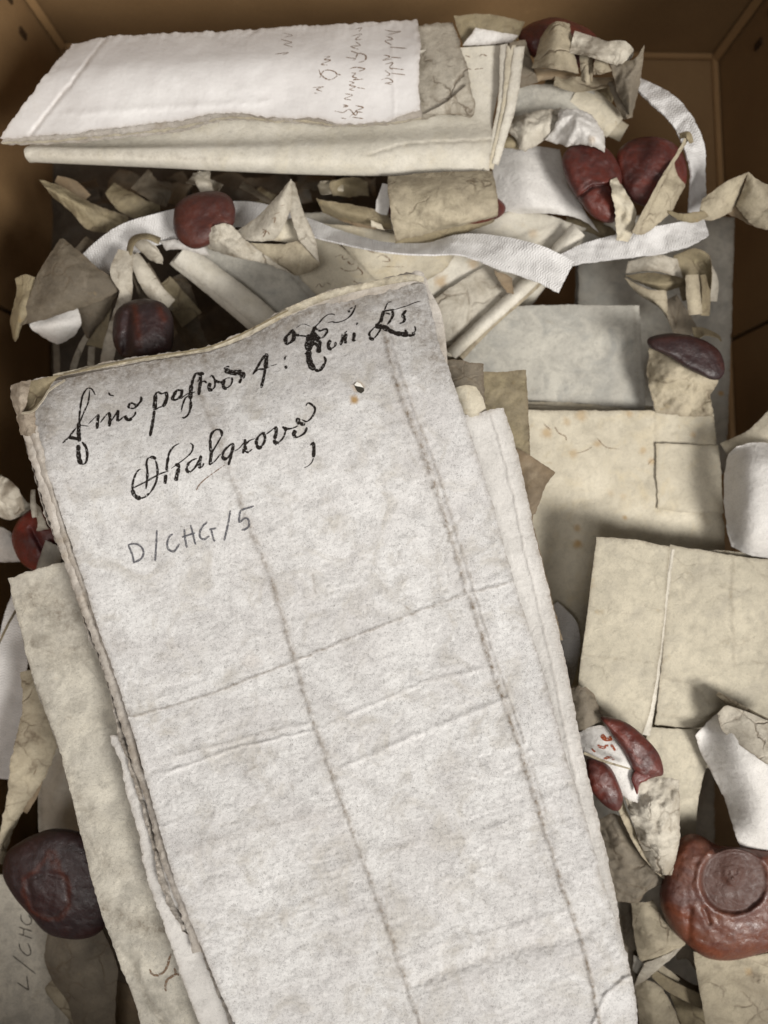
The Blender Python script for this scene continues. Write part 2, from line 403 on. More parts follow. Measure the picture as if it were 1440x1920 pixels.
P_BROWN = parchment('parchment_brown', (.26,.19,.115), (.19,.145,.095), (.30,.24,.16), mott=1., speck=.7, bump=.8, foxing=.3)
P_GREY = parchment('parchment_grey', (.56,.54,.475), (.43,.415,.37), (.37,.365,.335), mott=1.2, speck=.8, bump=1.2, foxing=.1)
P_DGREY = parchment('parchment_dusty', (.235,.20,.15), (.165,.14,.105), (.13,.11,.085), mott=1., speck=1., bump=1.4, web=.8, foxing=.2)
P_TAG = parchment('parchment_tag', (.60,.56,.475), (.42,.38,.31), (.27,.23,.17), mott=1.2, speck=.8, bump=1.5, web=1.0, foxing=.2)
P_LEFT = parchment('parchment_soiled', (.70,.66,.56), (.57,.54,.47), (.38,.355,.30), mott=1.3, speck=1.2, bump=1.6, foxing=.15)
P_EDGE = parchment('parchment_worn', (.42,.36,.29), (.31,.255,.195), (.22,.17,.12), mott=1., speck=1.2, bump=2., foxing=.1)

P_SHADE = parchment('parchment_shade', (.085,.068,.05), (.055,.042,.03), (.11,.09,.065), mott=1., speck=.8, bump=1.3, foxing=.1)  # near-black tone that paints deep shade onto low sheets and scraps
P_DUN = parchment('parchment_dun', (.150,.125,.09), (.10,.082,.06), (.19,.16,.12), mott=1., speck=.9, bump=1.4, web=.7)  # dun tone, darkened to carry the shade of the left cluster
P_FOLD = parchment('parchment_fold', (.64,.60,.55), (.52,.47,.41), (.40,.34,.27), mott=1., speck=1.0, bump=1.6, foxing=.1)
P_BEIGE = parchment('parchment_beige', (.585,.535,.42), (.48,.44,.345), (.42,.385,.31), mott=1.1, speck=.9, bump=1.3, foxing=.3, web=.25)
def wax(name, c1, c2, c3, rough=.36, bump=1.0, dust=.35):
    m, nt, ln, bs = M(name)
    tc = nt.new('ShaderNodeTexCoord'); co = tc.outputs['Object']
    a = noise(nt, ln, co, 90, 4, .6, .8); b = noise(nt, ln, co, 420, 5, .6, .4); c = noise(nt, ln, co, 1700, 3, .6)
    col = mixc(nt, ln, ramp(nt, ln, a, .40, .60), c1, c2)
    col = mixc(nt, ln, ramp(nt, ln, b, .5, .75, 0, dust), col, (.085, .058, .056))
    at2 = N(nt, 'ShaderNodeAttribute', attribute_name='stain')
    col = mixc(nt, ln, mathn(nt, ln, 'MULTIPLY', at2.outputs['Fac'], ramp(nt, ln, b, .3, .6, .4, 1)), col, c3)
    at3 = N(nt, 'ShaderNodeAttribute', attribute_name='dirt'); col = mixc(nt, ln, at3.outputs['Fac'], col, (c2[0]*.62, c2[1]*.80, c2[2]*.85))
    ln.new(col, bs.inputs['Base Color'])
    rg = mathn(nt, ln, 'ADD', ramp(nt, ln, b, .3, .7, rough-.08, rough+.25), mathn(nt, ln, 'MULTIPLY', at3.outputs['Fac'], .16)); ln.new(rg, bs.inputs['Roughness'])
    ln.new(ramp(nt, ln, at3.outputs['Fac'], 0, 1, .45, .30), bs.inputs['Specular IOR Level'])
    bs.inputs['Subsurface Weight'].default_value = .08; bs.inputs['Subsurface Radius'].default_value = (.002,.0006,.0004)
    bp = nt.new('ShaderNodeBump'); bp.inputs['Strength'].default_value = .6; bp.inputs['Distance'].default_value = .0006*bump
    ln.new(mathn(nt, ln, 'ADD', b, mathn(nt, ln, 'MULTIPLY', c, .25)), bp.inputs['Height']); ln.new(bp.outputs[0], bs.inputs['Normal'])
    return m
W_RED = wax('sealing_wax_red', (.115,.026,.018), (.070,.022,.019), (.20,.035,.018))
W_MAROON = wax('sealing_wax_maroon', (.088,.026,.018), (.060,.022,.019), (.17,.05,.03), bump=.9, dust=.25)
W_BRIGHT = wax('sealing_wax_bright', (.17,.026,.018), (.11,.022,.017), (.06,.022,.026))
W_BROWN = wax('sealing_wax_brown', (.135,.050,.030), (.095,.034,.024), (.17,.045,.018), bump=.8, dust=.22)
W_DARK = wax('sealing_wax_dark', (.036,.017,.017), (.030,.019,.020), (.075,.018,.009), rough=.36, dust=.2)

def cotton():
    m, nt, ln, bs = M('cotton_tape_weave')
    uv = nt.new('ShaderNodeUVMap'); sx = nt.new('ShaderNodeSeparateXYZ'); ln.new(uv.outputs[0], sx.inputs[0])
    tri = nt.new('ShaderNodeMath'); tri.operation = 'PINGPONG'; ln.new(mathn(nt, ln, 'MULTIPLY', sx.outputs[0], 5.0), tri.inputs[0]); tri.inputs[1].default_value = .5
    ph = mathn(nt, ln, 'ADD', mathn(nt, ln, 'MULTIPLY', sx.outputs[1], 120.0), mathn(nt, ln, 'MULTIPLY', tri.outputs[0], 9.0))
    sn = nt.new('ShaderNodeMath'); sn.operation = 'SINE'; ln.new(ph, sn.inputs[0])
    tc = nt.new('ShaderNodeTexCoord'); nz = noise(nt, ln, tc.outputs['Object'], 1600, 4, .6); n2 = noise(nt, ln, tc.outputs['Object'], 120, 3, .5)
    col = mixc(nt, ln, ramp(nt, ln, n2, .4, .65), (.72,.71,.70), (.60,.59,.58))
    col = mixc(nt, ln, ramp(nt, ln, sn.outputs[0], -1, 0, .15, 0), col, (.5,.49,.48))
    ln.new(col, bs.inputs['Base Color']); bs.inputs['Roughness'].default_value = .9; bs.inputs['Specular IOR Level'].default_value = .1
    bs.inputs['Sheen Weight'].default_value = .3
    bp = nt.new('ShaderNodeBump'); bp.inputs['Strength'].default_value = .7; bp.inputs['Distance'].default_value = .0004
    ln.new(mathn(nt, ln, 'ADD', mathn(nt, ln, 'MULTIPLY', sn.outputs[0], .35), nz), bp.inputs['Height']); ln.new(bp.outputs[0], bs.inputs['Normal'])
    return m
COTTON = cotton()
def board(name, c1, c2, rough=.6):
    m, nt, ln, bs = M(name); tc = nt.new('ShaderNodeTexCoord'); co = tc.outputs['Object']
    col = mixc(nt, ln, ramp(nt, ln, noise(nt, ln, co, 16, 4, .6), .35, .65), c1, c2)
    col = mixc(nt, ln, ramp(nt, ln, noise(nt, ln, co, 900, 3, .6), .5, .8, 0, .35), col, tuple(x*.55 for x in c2))
    sc_ = nt.new('ShaderNodeMapping'); ln.new(co, sc_.inputs[0]); sc_.inputs['Scale'].default_value = (1, .25, 1); sc_.inputs['Rotation'].default_value = (.3, .5, .8)
    col = mixc(nt, ln, ramp(nt, ln, noise(nt, ln, sc_.outputs[0], 260, 5, .75, 1.5), .60, .72, 0, .45), col, tuple(min(1, x*1.5) for x in c1))
    ln.new(col, bs.inputs['Base Color']); bs.inputs['Roughness'].default_value = rough; bs.inputs['Specular IOR Level'].default_value = .35
    bp = nt.new('ShaderNodeBump'); bp.inputs['Strength'].default_value = .4; bp.inputs['Distance'].default_value = .0003
    ln.new(noise(nt, ln, co, 600, 4, .6), bp.inputs['Height']); ln.new(bp.outputs[0], bs.inputs['Normal'])
    return m
BOARD = board('box_board', (.265,.165,.078), (.215,.13,.06))
BOARD2 = board('box_board_edge', (.33,.20,.095), (.28,.17,.075))
STAPLE = board('box_slot_dark', (.05,.028,.012), (.04,.022,.01))
TABLE = board('table_wood', (.16,.11,.07), (.12,.08,.05))
def inkm(name, c, lo, hi, sc=1500, rough=.5):
    m, nt, ln, bs = M(name); tc = nt.new('ShaderNodeTexCoord')
    bs.inputs['Base Color'].default_value = (*c, 1); bs.inputs['Roughness'].default_value = rough; bs.inputs['Specular IOR Level'].default_value = .25
    f = ramp(nt, ln, noise(nt, ln, tc.outputs['Object'], sc, 4, .7), lo, hi); ln.new(f, bs.inputs['Alpha'])
    return m
INK = inkm('iron_gall_ink', (.018,.014,.012), .36, .44)
INKF = inkm('worn_ink', (.03,.024,.018), .44, .56)
INKB = inkm('brown_ink', (.20,.125,.075), .36, .56)
PENCIL = inkm('graphite', (.11,.11,.125), .34, .55, 2600)

# ================================================================ THE BOX
def slab(name, pts_bottom, z0, z1, mat, parent):   # pts_bottom: 4 xy corners in metres, extruded from z0 to z1
    V = [(x, y, z0) for x, y in pts_bottom]+[(x, y, z1) for x, y in pts_bottom]
    F = [(3,2,1,0),(4,5,6,7),(0,1,5,4),(1,2,6,5),(2,3,7,6),(3,0,4,7)]
    return mesh_obj(name, V, F, mat, parent, smooth=False)
def wall(name, a, b, t, z0, z1, mat, parent):      # t to the right-hand side of a->b is outward
    dx, dy = b[0]-a[0], b[1]-a[1]; L = math.hypot(dx, dy); nx, ny = dy/L*t, -dx/L*t
    return slab(name, [a, b, (b[0]+nx, b[1]+ny), (a[0]+nx, a[1]+ny)], z0, z1, mat, parent)
BL = (-.179, .2590); BR = (.1850, .2534); FR = (.208, -.252); FL = (-.187, -.252)
FZ = -.05          # inside floor of the box
tb = slab('table_top', [(-.7,-.7),(.7,-.7),(.7,.7),(-.7,.7)], -.083, -.0535, TABLE, None); tag(tb, kind='structure')
box = thing('archive_box', 'brown archive board box holding all the parchment bundles and seals', 'box', (720, 960, -5))
slab('base_panel', [FL, FR, BR, BL], FZ-.003, FZ, BOARD, box)
HB = .14; HF = .295       # front panel, out of view, raised only to shade the near end
wall('back_panel', BR, BL, -.004, .0, HB, BOARD, box) if False else slab('back_panel', [BL, BR, (BR[0], BR[1]+.004), (BL[0], BL[1]+.004)], FZ-.003, HB, BOARD, box)
slab('front_shade_panel', [(FL[0], FL[1]-.004), (FR[0], FR[1]-.004), FR, FL], FZ-.003, HF, BOARD, box)  # unseen panel, height made up to cast shade on the near end
def lerp(a, b, t): return (a[0]+(b[0]-a[0])*t, a[1]+(b[1]-a[1])*t)
# the long sides are two boards each, meeting at a narrow open joint
sR = .31; sR2 = .315
for (A_, B_, sgn, cuts) in ((BR, FR, 1, (0, sR, sR2, 1)), (BL, FL, -1, (0, .315, .32, 1))):
    for c0, c1 in ((cuts[0], cuts[1]), (cuts[2], cuts[3])):
        p, q = lerp(A_, B_, c0), lerp(A_, B_, c1)
        slab('side_panel', [q, p, (p[0]+sgn*.004, p[1]), (q[0]+sgn*.004, q[1])] if sgn < 0 else [p, q, (q[0]+.004, q[1]), (p[0]+.004, p[1])], FZ-.003, HB, BOARD, box)
    p, q = lerp(A_, B_, .295), lerp(A_, B_, .335)
    slab('joint_backing', [(p[0]+sgn*.0042, p[1]), (q[0]+sgn*.0042, q[1]), (q[0]+sgn*.0058, q[1]), (p[0]+sgn*.0058, p[1])], FZ-.003, HB, STAPLE, box)
# paper hinge strips along the inside corners
slab('corner_strip', [(BL[0]+.0006, BL[1]-.0034), (BR[0]-.004, BR[1]-.0034), (BR[0]-.004, BR[1]-.0006), (BL[0]+.0006, BL[1]-.0006)], FZ+.0006, FZ+.0026, BOARD2, box)
q = lerp(BR, FR, .95)
slab('corner_strip', [(q[0]-.0038, q[1]), (BR[0]-.0038, BR[1]-.003), (BR[0]-.0008, BR[1]-.003), (q[0]-.0008, q[1])], FZ+.0006, FZ+.0024, BOARD2, box)
slab('corner_strip', [(BR[0]-.0042, BR[1]-.0025), (BR[0]-.0012, BR[1]-.0052), (BR[0]-.0005, BR[1]-.0040), (BR[0]-.0030, BR[1]-.0010)], FZ+.003, HB-.001, BOARD2, box)
slab('corner_strip', [(BL[0]+.0012, BL[1]-.0052), (BL[0]+.0042, BL[1]-.0025), (BL[0]+.0030, BL[1]-.0010), (BL[0]+.0005, BL[1]-.0040)], FZ+.003, HB-.001, BOARD2, box)
for (A_, B_, sg) in ((BR, FR, -1), (BL, FL, 1)):
    for t0, zz in ((.024, .030), (.040, .016)):
        p, q = lerp(A_, B_, t0), lerp(A_, B_, t0+.006)
        slab('corner_slot', [(p[0]+sg*.0002, p[1]), (q[0]+sg*.0002, q[1]), (q[0]+sg*.0012, q[1]), (p[0]+sg*.0012, p[1])], zz-.025, zz-.019, STAPLE, box)

# ================================================================ BOTTOM LAYERS OF THE PILE
def deed(label, mat, top, bottom, z, name='folded_deed', n=3, step=(-3, 5), group=None, cat='document', **k):
    t = thing(name, label, cat, (*np.mean(np.array([p[:2] for p in top+bottom]), 0), z-0.9), group)
    sheet('leaf', mat, t, top=top, bottom=bottom, z=z, **k)
    for i in range(1, n+1):
        dx, dy = step[0]*i, step[1]*i
        kk = dict(k); kk.update(sp=8, seed=k.get('seed', 1)+i, creases=(), stains=(), left=None, right=None)
        sheet('leaf', mat, t, top=[(p[0]+dx, p[1]+dy, (p[2] if len(p) > 2 else z)-.17*i) for p in top], bottom=[(p[0]+dx, p[1]+dy, (p[2] if len(p) > 2 else z)-.17*i) for p in bottom], z=z-.17*i, **kk)
    return t
tag(sheet('shade_sheet', P_SHADE, None, top=[(90,300,-4.2),(800,280,-4.2)], bottom=[(110,1300,-4.2),(900,1250,-4.2)], seed=300, crum=.1, sp=5, wav=.1), 'added near-black sheet standing in for shade at the bottom of the left gap', 'shade sheet')  # sheet added to imitate the deep shade of the left gap
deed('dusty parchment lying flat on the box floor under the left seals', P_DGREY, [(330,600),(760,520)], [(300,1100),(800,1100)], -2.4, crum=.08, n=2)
deed('shade-dark parchment at the bottom of the pile behind the tilted seals at left', P_SHADE, [(230,700,-1.4),(620,420,-1)], [(400,880,-1.4),(760,660,-1)], -1.2, n=1, crum=.08)  # dark colour stands in for shade low in the pile
deed('wide grey parchment under everything in the lower half of the box', P_GREY, [(140,1150),(1340,1120)], [(60,2080),(1340,2080)], -1.0, n=2)
deed('pale grey planklike deed standing by the right box wall', P_GREY, [(1085,430,1.4),(1230,400,1.4),(1378,408,1.4)], [(1085,900,1.4),(1362,880,1.4)], 1.4, sp=4, n=3, step=(-2,3), wav=.05, seed=4, stains=[(1352,738,7,.9)], name='folded_deed')
deed('dark brown parchment low between tan packet and cream skin', P_BROWN, [(1040,1180,3),(1110,1180,3)], [(1060,1420,3),(1140,1420,3)], 3.2, n=1)
deed('wide cream sheet low behind the yellow stained deed', P_IVORY, [(560,400,4.2),(900,390,4.2),(1100,440,4.2)], [(480,640,4.2),(830,700,4.0),(900,690,4.0)], 4.0, n=2, seed=14)

# ---- middle: letter and cream skin at right
t = deed('blue-grey mottled square letter under the white tape end', P_GREY, [(880,578),(1020,572),(1199,573)], [(860,742),(1000,750),(1110,758),(1210,770)], 5.0, name='folded_letter', n=2, step=(-2,3), wav=.04, right=[(1199,573),(1203,640),(1208,700),(1210,770)], seed=8, edge=.25, creases=[([(1188,573),(1200,770)], 5, 0, .35)])
t = thing('parchment_skin', 'broad cream parchment with brown specks and a square flap at its right', 'document', (1180,1000,4.2))
for i, (a, b) in enumerate(((745,762),(752,768),(760,772))):
    sheet('leaf', P_CREAM, t, top=[(975,a),(1100,a+5),(1225+6*i,b)], bottom=[(975,860),(1230,860)], z=4.75+.22*i, sp=5, sm=True, seed=30+i, edge=.45, ew=4)
skin = sheet('leaf', P_CREAM, t, top=[(960,768,5.7),(1090,770,5.7),(1240,770,5.7),(1338,775,5.6)], bottom=[(960,1440,5.7),(1100,1440,5.7),(1360,1440,5.5)], right=[(1338,775,5.6),(1346,850,5.7),(1354,960,5.7),(1360,1030,5.6),(1362,1440,5.5)], z=5.7, seed=33, wav=.06, sp=3.2,
      stains=[(1025,812,13,.5),(1062,790,10,.35),(1090,780,14,.4),(1120,832,9,.4),(1205,845,9,.4),(1083,1020,11,.75),(1082,990,9,.6),(1172,970,6,.7),(1222,865,9,.45),(1145,925,9,.2),(1168,930,9,.2),(1300,815,8,.4),(1075,850,12,.35),(1180,776,9,.4)],
      creases=[([(1226,772),(1230,832)], 2.2, -.02, .3)])
stk = [(1.8, [(1040,800),(1048,812),(1060,818),(1062,826)]), (1.6, [(1120,822),(1136,838),(1160,842)]), (1.6, [(1080,850),(1096,846),(1110,838)]), (1.5,[(1214,872),(1224,862),(1232,864)]), (1.5,[(1020,795),(1032,806)])]
ink('inscription', skin, stk, INKB, t)
sheet('square_flap', P_CREAM, t, top=[(1229,831,5.86),(1290,833,5.88),(1348,836,5.86)], bottom=[(1234,954,5.86),(1280,960,5.86),(1357,962,5.86)], z=6.0, rag=1.2, seed=35, edge=.32, ew=3, thick=.03, wav=.03, crum=.01)
# the tag and seal above it
t = thing('seal_with_tag', 'brown-grey pendent seal with crumpled tan tag by the grey letter', 'wax seal', (1285,700,4.8))
sheet('parchment_tag', P_TAN, t, rows=[[(1218,648,6.2),(1262,640,6.6),(1330,690,6.4)],[(1213,700,6.2),(1268,705,6.8),(1347,716,6.2)],[(1220,738,5.9),(1280,736,6.2),(1333,742,5.9)],[(1228,775,5.95),(1285,778,6.0),(1338,782,5.95)]], crum=.09, cell=.9, seed=36, edge=.5, ew=4, rag=2.5, sp=2.4)
seal('wax_seal', [(1216,634),(1250,625),(1290,628),(1325,640),(1350,660),(1359,690),(1352,709),(1335,712),(1310,702),(1285,690),(1258,672),(1235,660),(1217,650)], W_DARK, t, z=7.1, h=.42, lump=.03, seed=4, pw=3.4, rim=[([(1216,640),(1290,630),(1340,655),(1356,690)], 6, .35)])
strip('tag_loop', P_OLIVE, [(1300,626,5.2,30,25),(1320,622,5.2,26,60),(1345,630,5,24,75),(1353,640,4.7,10,80)], t, seed=3, edge=.4)
t = thing('parchment_tag', 'looped olive parchment tag above the brown-grey seal', 'parchment tag', (1250,560,3.6))
sheet('fold', P_TAG, t, rows=[[(1178,490,5.6),(1230,478,5.9),(1270,486,5.7)],[(1174,512,5.6),(1225,508,6.0),(1280,520,5.6)]], seed=41, sp=2.5)
sheet('fold', P_OLIVE, t, rows=[[(1172,516,5.2),(1225,512,5.5),(1285,518,5.4)],[(1205,530,5.5),(1240,534,5.7),(1280,528,5.5)],[(1180,524,5.0),(1240,545,5.1),(1285,535,5.2)]], seed=42, sp=2.5)
sheet('fold', P_TAN, t, rows=[[(1170,520,5.3),(1215,542,5.5),(1250,546,5.6)],[(1190,545,5.1),(1225,565,5.3),(1252,590,5.2)],[(1215,565,4.7),(1240,580,4.8),(1254,600,4.6)]], seed=43, sp=2.5, rowsm=True)
sheet('fold', P_OLIVE, t, rows=[[(1262,480,5.4),(1300,466,5.9),(1330,480,5.7),(1335,520,5.6)],[(1268,520,5.0),(1300,500,5.1),(1325,510,5.2),(1330,560,5.2)],[(1280,565,4.6),(1300,560,4.7),(1318,560,4.7),(1325,590,4.6)]], seed=44, sp=2.5)
strip('fold', P_TAN, [(1298,515,6.2,26,20),(1300,550,6.2,28,10),(1304,590,5.8,26,0)], t, curl=.12, seed=5, edge=.35)
strip('fold', P_OLIVE, [(1318,515,5.9,18,60),(1324,550,5.9,24,50),(1322,592,5.5,20,30)], t, seed=6, edge=.3)
strip('fold', P_TAG, [(1332,500,5.2,10,20),(1340,530,5.1,16,10),(1338,565,4.8,14,20)], t, seed=7)
strip('fold', P_DGREY, [(1254,560,4.4,40,30),(1275,600,4.0,50,35),(1290,630,3.8,46,10)], t, seed=8, crum=.1)

# ---- yellow stained deed with the rolled edge, centre
t = thing('folded_deed', 'yellow stained deed with a narrow rolled edge under the white tape', 'document', (960,560,3.8))
sheet('leaf', P_IVORY, t, top=[(760,500,5.2),(930,405,5.2),(1010,400,5.2),(1100,428,5.2)], bottom=[(780,640,5.1),(848,668,5.1),(880,640,5.1)], right=[(1100,428,5.2),(1050,480,5.3),(960,575,5.2),(880,640,5.1)], z=5.2, seed=51, wav=.06, stains=[(826,528,16,.55),(888,494,14,.45),(1000,438,12,.3),(925,470,18,.2)], creases=[([(815,555),(1040,440)], 3, -.03, .35),([(900,470),(1060,415)],3,.02,.3),([(815,600),(990,505)],2,.02,.25)], edge=.4)
sheet('leaf', P_TAG, t, top=[(815,560,5.42),(900,505,5.42),(1010,468,5.45)], bottom=[(840,662,5.4),(880,630,5.4),(1000,540,5.45)], z=5.4, seed=52, wav=.04, edge=.3)
strip('rolled_edge', P_IVORY, [(1085,430,5.9,34,-10),(1040,478,5.9,30,-10),(980,540,5.9,28,-10),(915,600,5.85,26,-8),(846,664,5.8,24,-5)], t, curl=.16, seed=9, edge=.45, thick=.06)
strip('rolled_edge', P_TAN, [(1060,478,5.5,22,-20),(985,548,5.5,22,-20),(920,607,5.4,20,-20),(862,668,5.3,18,-10)], t, curl=.10, seed=10, edge=.6)
sheet('torn_corner', P_BROWN, t, top=[(925,505,6.1),(962,520,6.0)], bottom=[(950,550,5.9),(962,552,5.9)], z=6, sp=2, rag=2)

# ---- ivory deed with thick rolled left edge
t = thing('folded_deed', 'ivory deed with thick folded left edge behind the cone of parchment', 'document', (480,540,4.0))
sheet('leaf', P_GREY, t, top=[(340,470,5.2),(440,440,5.4),(600,500,5.3)], bottom=[(500,650,5.0),(560,640,5.0),(640,600,5.0)], z=5.1, seed=55, wav=.05, creases=[([(545,515),(610,590)],3,-.03,.4)], edge=.3)
strip('rolled_edge', P_IVORY, [(338,474,5.9,44,0),(400,520,5.9,44,0),(470,575,5.8,46,0),(540,640,5.6,46,0)], t, curl=.20, seed=11, edge=.35, thick=.07)
strip('rolled_edge', P_IVORY, [(326,484,5.5,30,-20),(390,535,5.5,30,-20),(455,590,5.4,30,-20),(520,645,5.2,30,-20)], t, curl=.16, seed=12, edge=.4, thick=.06)
t = thing('folded_letter', 'yellowish written sheet between the parchment cone and the white tape', 'document', (640,510,4.5))
y1 = sheet('leaf', P_CREAM, t, top=[(585,430,5.6),(640,462,5.65),(720,540,5.7)], bottom=[(560,520,5.5),(600,560,5.5),(640,600,5.5)], z=5.6, seed=58, wav=.05, edge=.5, stains=[(640,452,10,.3)])
y2 = sheet('leaf', P_CREAM, t, top=[(610,420,5.3),(700,430,5.4),(860,470,5.4)], bottom=[(710,545,5.3),(760,545,5.3),(830,510,5.3)], z=5.4, seed=59, wav=.05, edge=.5, creases=[([(640,440),(720,560)],3,.03,.5)])
sc = [(2.2,[(628,482),(640,478),(644,486),(654,484)]),(2.4,[(652,490),(658,496),(664,494)]),(2,[(638,502),(650,508),(668,506),(672,498)]),(2.2,[(672,502),(680,512),(676,516)]),(1.6,[(662,526),(672,532)]),(1.5,[(592,540),(598,532),(604,538),(612,530),(620,534)])]
ink('inscription', y1, sc, INKB, t)
ink('inscription', y2, [(2,[(706,484),(716,478),(728,484),(730,490),(716,490)]),(1.4,[(716,500),(758,500)]),(1.8,[(690,470),(704,474),(712,472)])], INKB, t)

# ================================================================ COTTON TAPES
tag(strip('cotton_tape', COTTON, [(150,530,5.6,60,10),(190,485,6.0,62,0),(240,448,6.1,60,0),(300,428,6.0,58,-10),(360,412,5.8,54,0),(420,402,5.8,48,10),(480,402,5.9,46,10),(560,420,6.2,40,35),(640,444,6.5,42,58),(720,462,6.8,40,64),(800,466,6.9,42,60),(870,458,7.0,52,40),(950,476,7.1,64,10),(1010,494,7.1,66,0),(1062,520,7.0,66,0)], thick=.07, seed=2, edge=.08, rag=1.3, crum=.035, cell=1.3, wav=.05),
    'long white cotton tape running from the left wall to its free end mid box', 'tape')
tag(strip('cotton_tape', COTTON, [(1050,490,6.2,24,20),(1100,474,6.2,38,10),(1160,462,6.2,46,5),(1220,452,6.2,52,0),(1280,440,6.1,50,10),(1325,425,5.8,36,30)], thick=.07, seed=3, edge=.08, rag=1.3, crum=.05, cell=1.1, wav=.06),
    'white cotton tape crossing under the tan twisted strip at right', 'tape')
tag(strip('cotton_tape', COTTON, [(1190,150,4.6,26,50),(1225,175,5.2,36,25),(1258,200,5.6,40,0),(1285,235,5.9,42,-20),(1302,275,6.0,38,10),(1310,320,5.9,36,45),(1308,365,5.6,34,30),(1304,400,5.2,28,20)], thick=.07, seed=4, edge=.08, rag=1.3, crum=.06, cell=.9, wav=.06),
    'white cotton tape looping down beside the two red seals', 'tape')
tag(strip('cotton_tape', COTTON, [(60,1090,4.8,50,0),(36,1160,5.2,58,0),(22,1240,5.4,60,0),(14,1320,5.4,60,0),(6,1400,5.2,60,0),(0,1460,5.0,60,0)], thick=.07, seed=5, edge=.05),
    'white woven tape hanging at the left margin below the red seal', 'tape')
tag(strip('cotton_tape', COTTON, [(1030,1140,5.9,40,0),(1060,1180,6.4,50,0),(1066,1230,6.5,40,10),(1050,1290,6.2,40,10)], thick=.07, seed=6, edge=.05),
    'bit of white tape peeping out between main document and tan packet', 'tape')

# ================================================================ TOP OF THE BOX
t = thing('folded_deed', 'cream folded deed with rolled lower edge under the white letter', 'document', (520,240,5.2))
b_ = sheet('leaf', P_IVORY, t, rows=[[(150,150,6.0),(560,110,6.0),(944,84,6.0)],[(90,210,6.1),(500,185,6.1),(936,160,6.1)],[(66,262,6.2),(250,262,6.3),(560,248,6.3),(925,225,6.3)],[(47,278,6.5),(250,280,6.75),(560,276,6.75),(922,262,6.7)],[(46,292,6.45),(260,300,6.7),(600,304,6.75),(918,296,6.7)],[(56,304,6.1),(280,314,6.2),(600,328,6.2),(915,330,6.2)],[(62,300,5.8),(280,306,5.8),(600,316,5.8),(910,318,5.8)]], seed=61, wav=.03, sp=3, edge=.3, ew=6, sides='lr',
      creases=[([(60,290),(200,290),(420,300)], 7, 0, .35),([(690,290),(760,270),(925,262)], 3, -.04, .4)])
ink('inscription', b_, [(2.2,[(872,104),(882,107)]),(2.2,[(898,106),(904,102),(914,105)]),(2,[(872,128),(884,130)]),(2,[(890,130),(906,128)])], INKB, t)
for i, (xa, xb) in enumerate(((938,952),(950,968),(964,984))):
    sheet('leaf', P_IVORY if i != 1 else P_CREAM, t, top=[(xa,84+2*i,6.3+.1*i),(xb,82+2*i,6.4+.1*i)], bottom=[(905+9*i,322-8*i,6.5),(916+9*i,326-8*i,6.4)], left=[(xa,84+2*i,6.35),(932+8*i,200,6.5),(905+9*i,322-8*i,6.5)], right=[(xb,82+2*i,6.4),(945+11*i,200,6.5),(916+9*i,326-8*i,6.4)], sp=2.6, seed=63+i, edge=.5, ew=3, rag=.8)
for i in (1, 2):
    sheet('leaf', P_IVORY, t, top=[(160,150,6-.35*i),(930,90,6-.35*i)], bottom=[(75,292,5.9-.35*i),(500,308,5.9-.35*i),(905,312,5.9-.35*i)], sp=8, seed=67+i, z=5.5)

t = thing('folded_letter', 'pinkish white paper letter with torn brown edge and faded brown writing', 'document', (420,150,6.6))
for i in (3, 2, 1):
    sheet('leaf', P_FOLD if i != 2 else P_CREAM, t, top=[(140,130,6.9-.12*i),(780,90,6.8-.12*i)], bottom=[(2,262+3*i,7.3-.12*i),(100,258+4*i,7.3-.12*i),(250,242+5*i,7.3-.12*i),(330,232+5*i,7.3-.12*i),(430,216+3*i,7.3-.12*i),(520,223+2*i,7.3-.12*i),(590,224+3*i,7.3-.12*i),(640,233+2*i,7.3-.12*i),(720,229+2*i,7.3-.12*i),(790,218+2*i,7.3-.12*i)], sp=4, seed=70+i, rag=2.5, edge=.3, ew=3, thick=.015)
lt = sheet('leaf', P_LETTER, t, top=[(135,84,6.0),(205,69,6.0),(420,58,6.0),(600,47,6.0),(783,37,6.0)], bottom=[(0,258,7.2),(60,256,7.3),(130,250,7.45),(250,236,7.45),(330,226,7.45),(430,211,7.45),(520,221,7.45),(590,221,7.45),(640,231,7.45),(720,227,7.45),(786,205,7.45)],
      left=[(135,84,6.0),(105,120,6.7),(70,160,7.1),(0,258,7.2)], right=[(783,37,6.0),(786,80,6.9),(786,120,7.3),(786,205,7.45)], bulge=[(.5,.45,.6,.35,.16)], seed=74, wav=.05, edge=.35, ew=4, rag=2.2, sp=2.8,
      creases=[([(200,70),(130,160),(55,254)], 4, -.06, .30), ([(120,215),(330,200),(500,190)], 8, .03, .0), ([(735,60),(740,220)], 3, .02, .08)])
Z7 = lambda x, y: (480+x/3.4286, 30+y/3.4286)
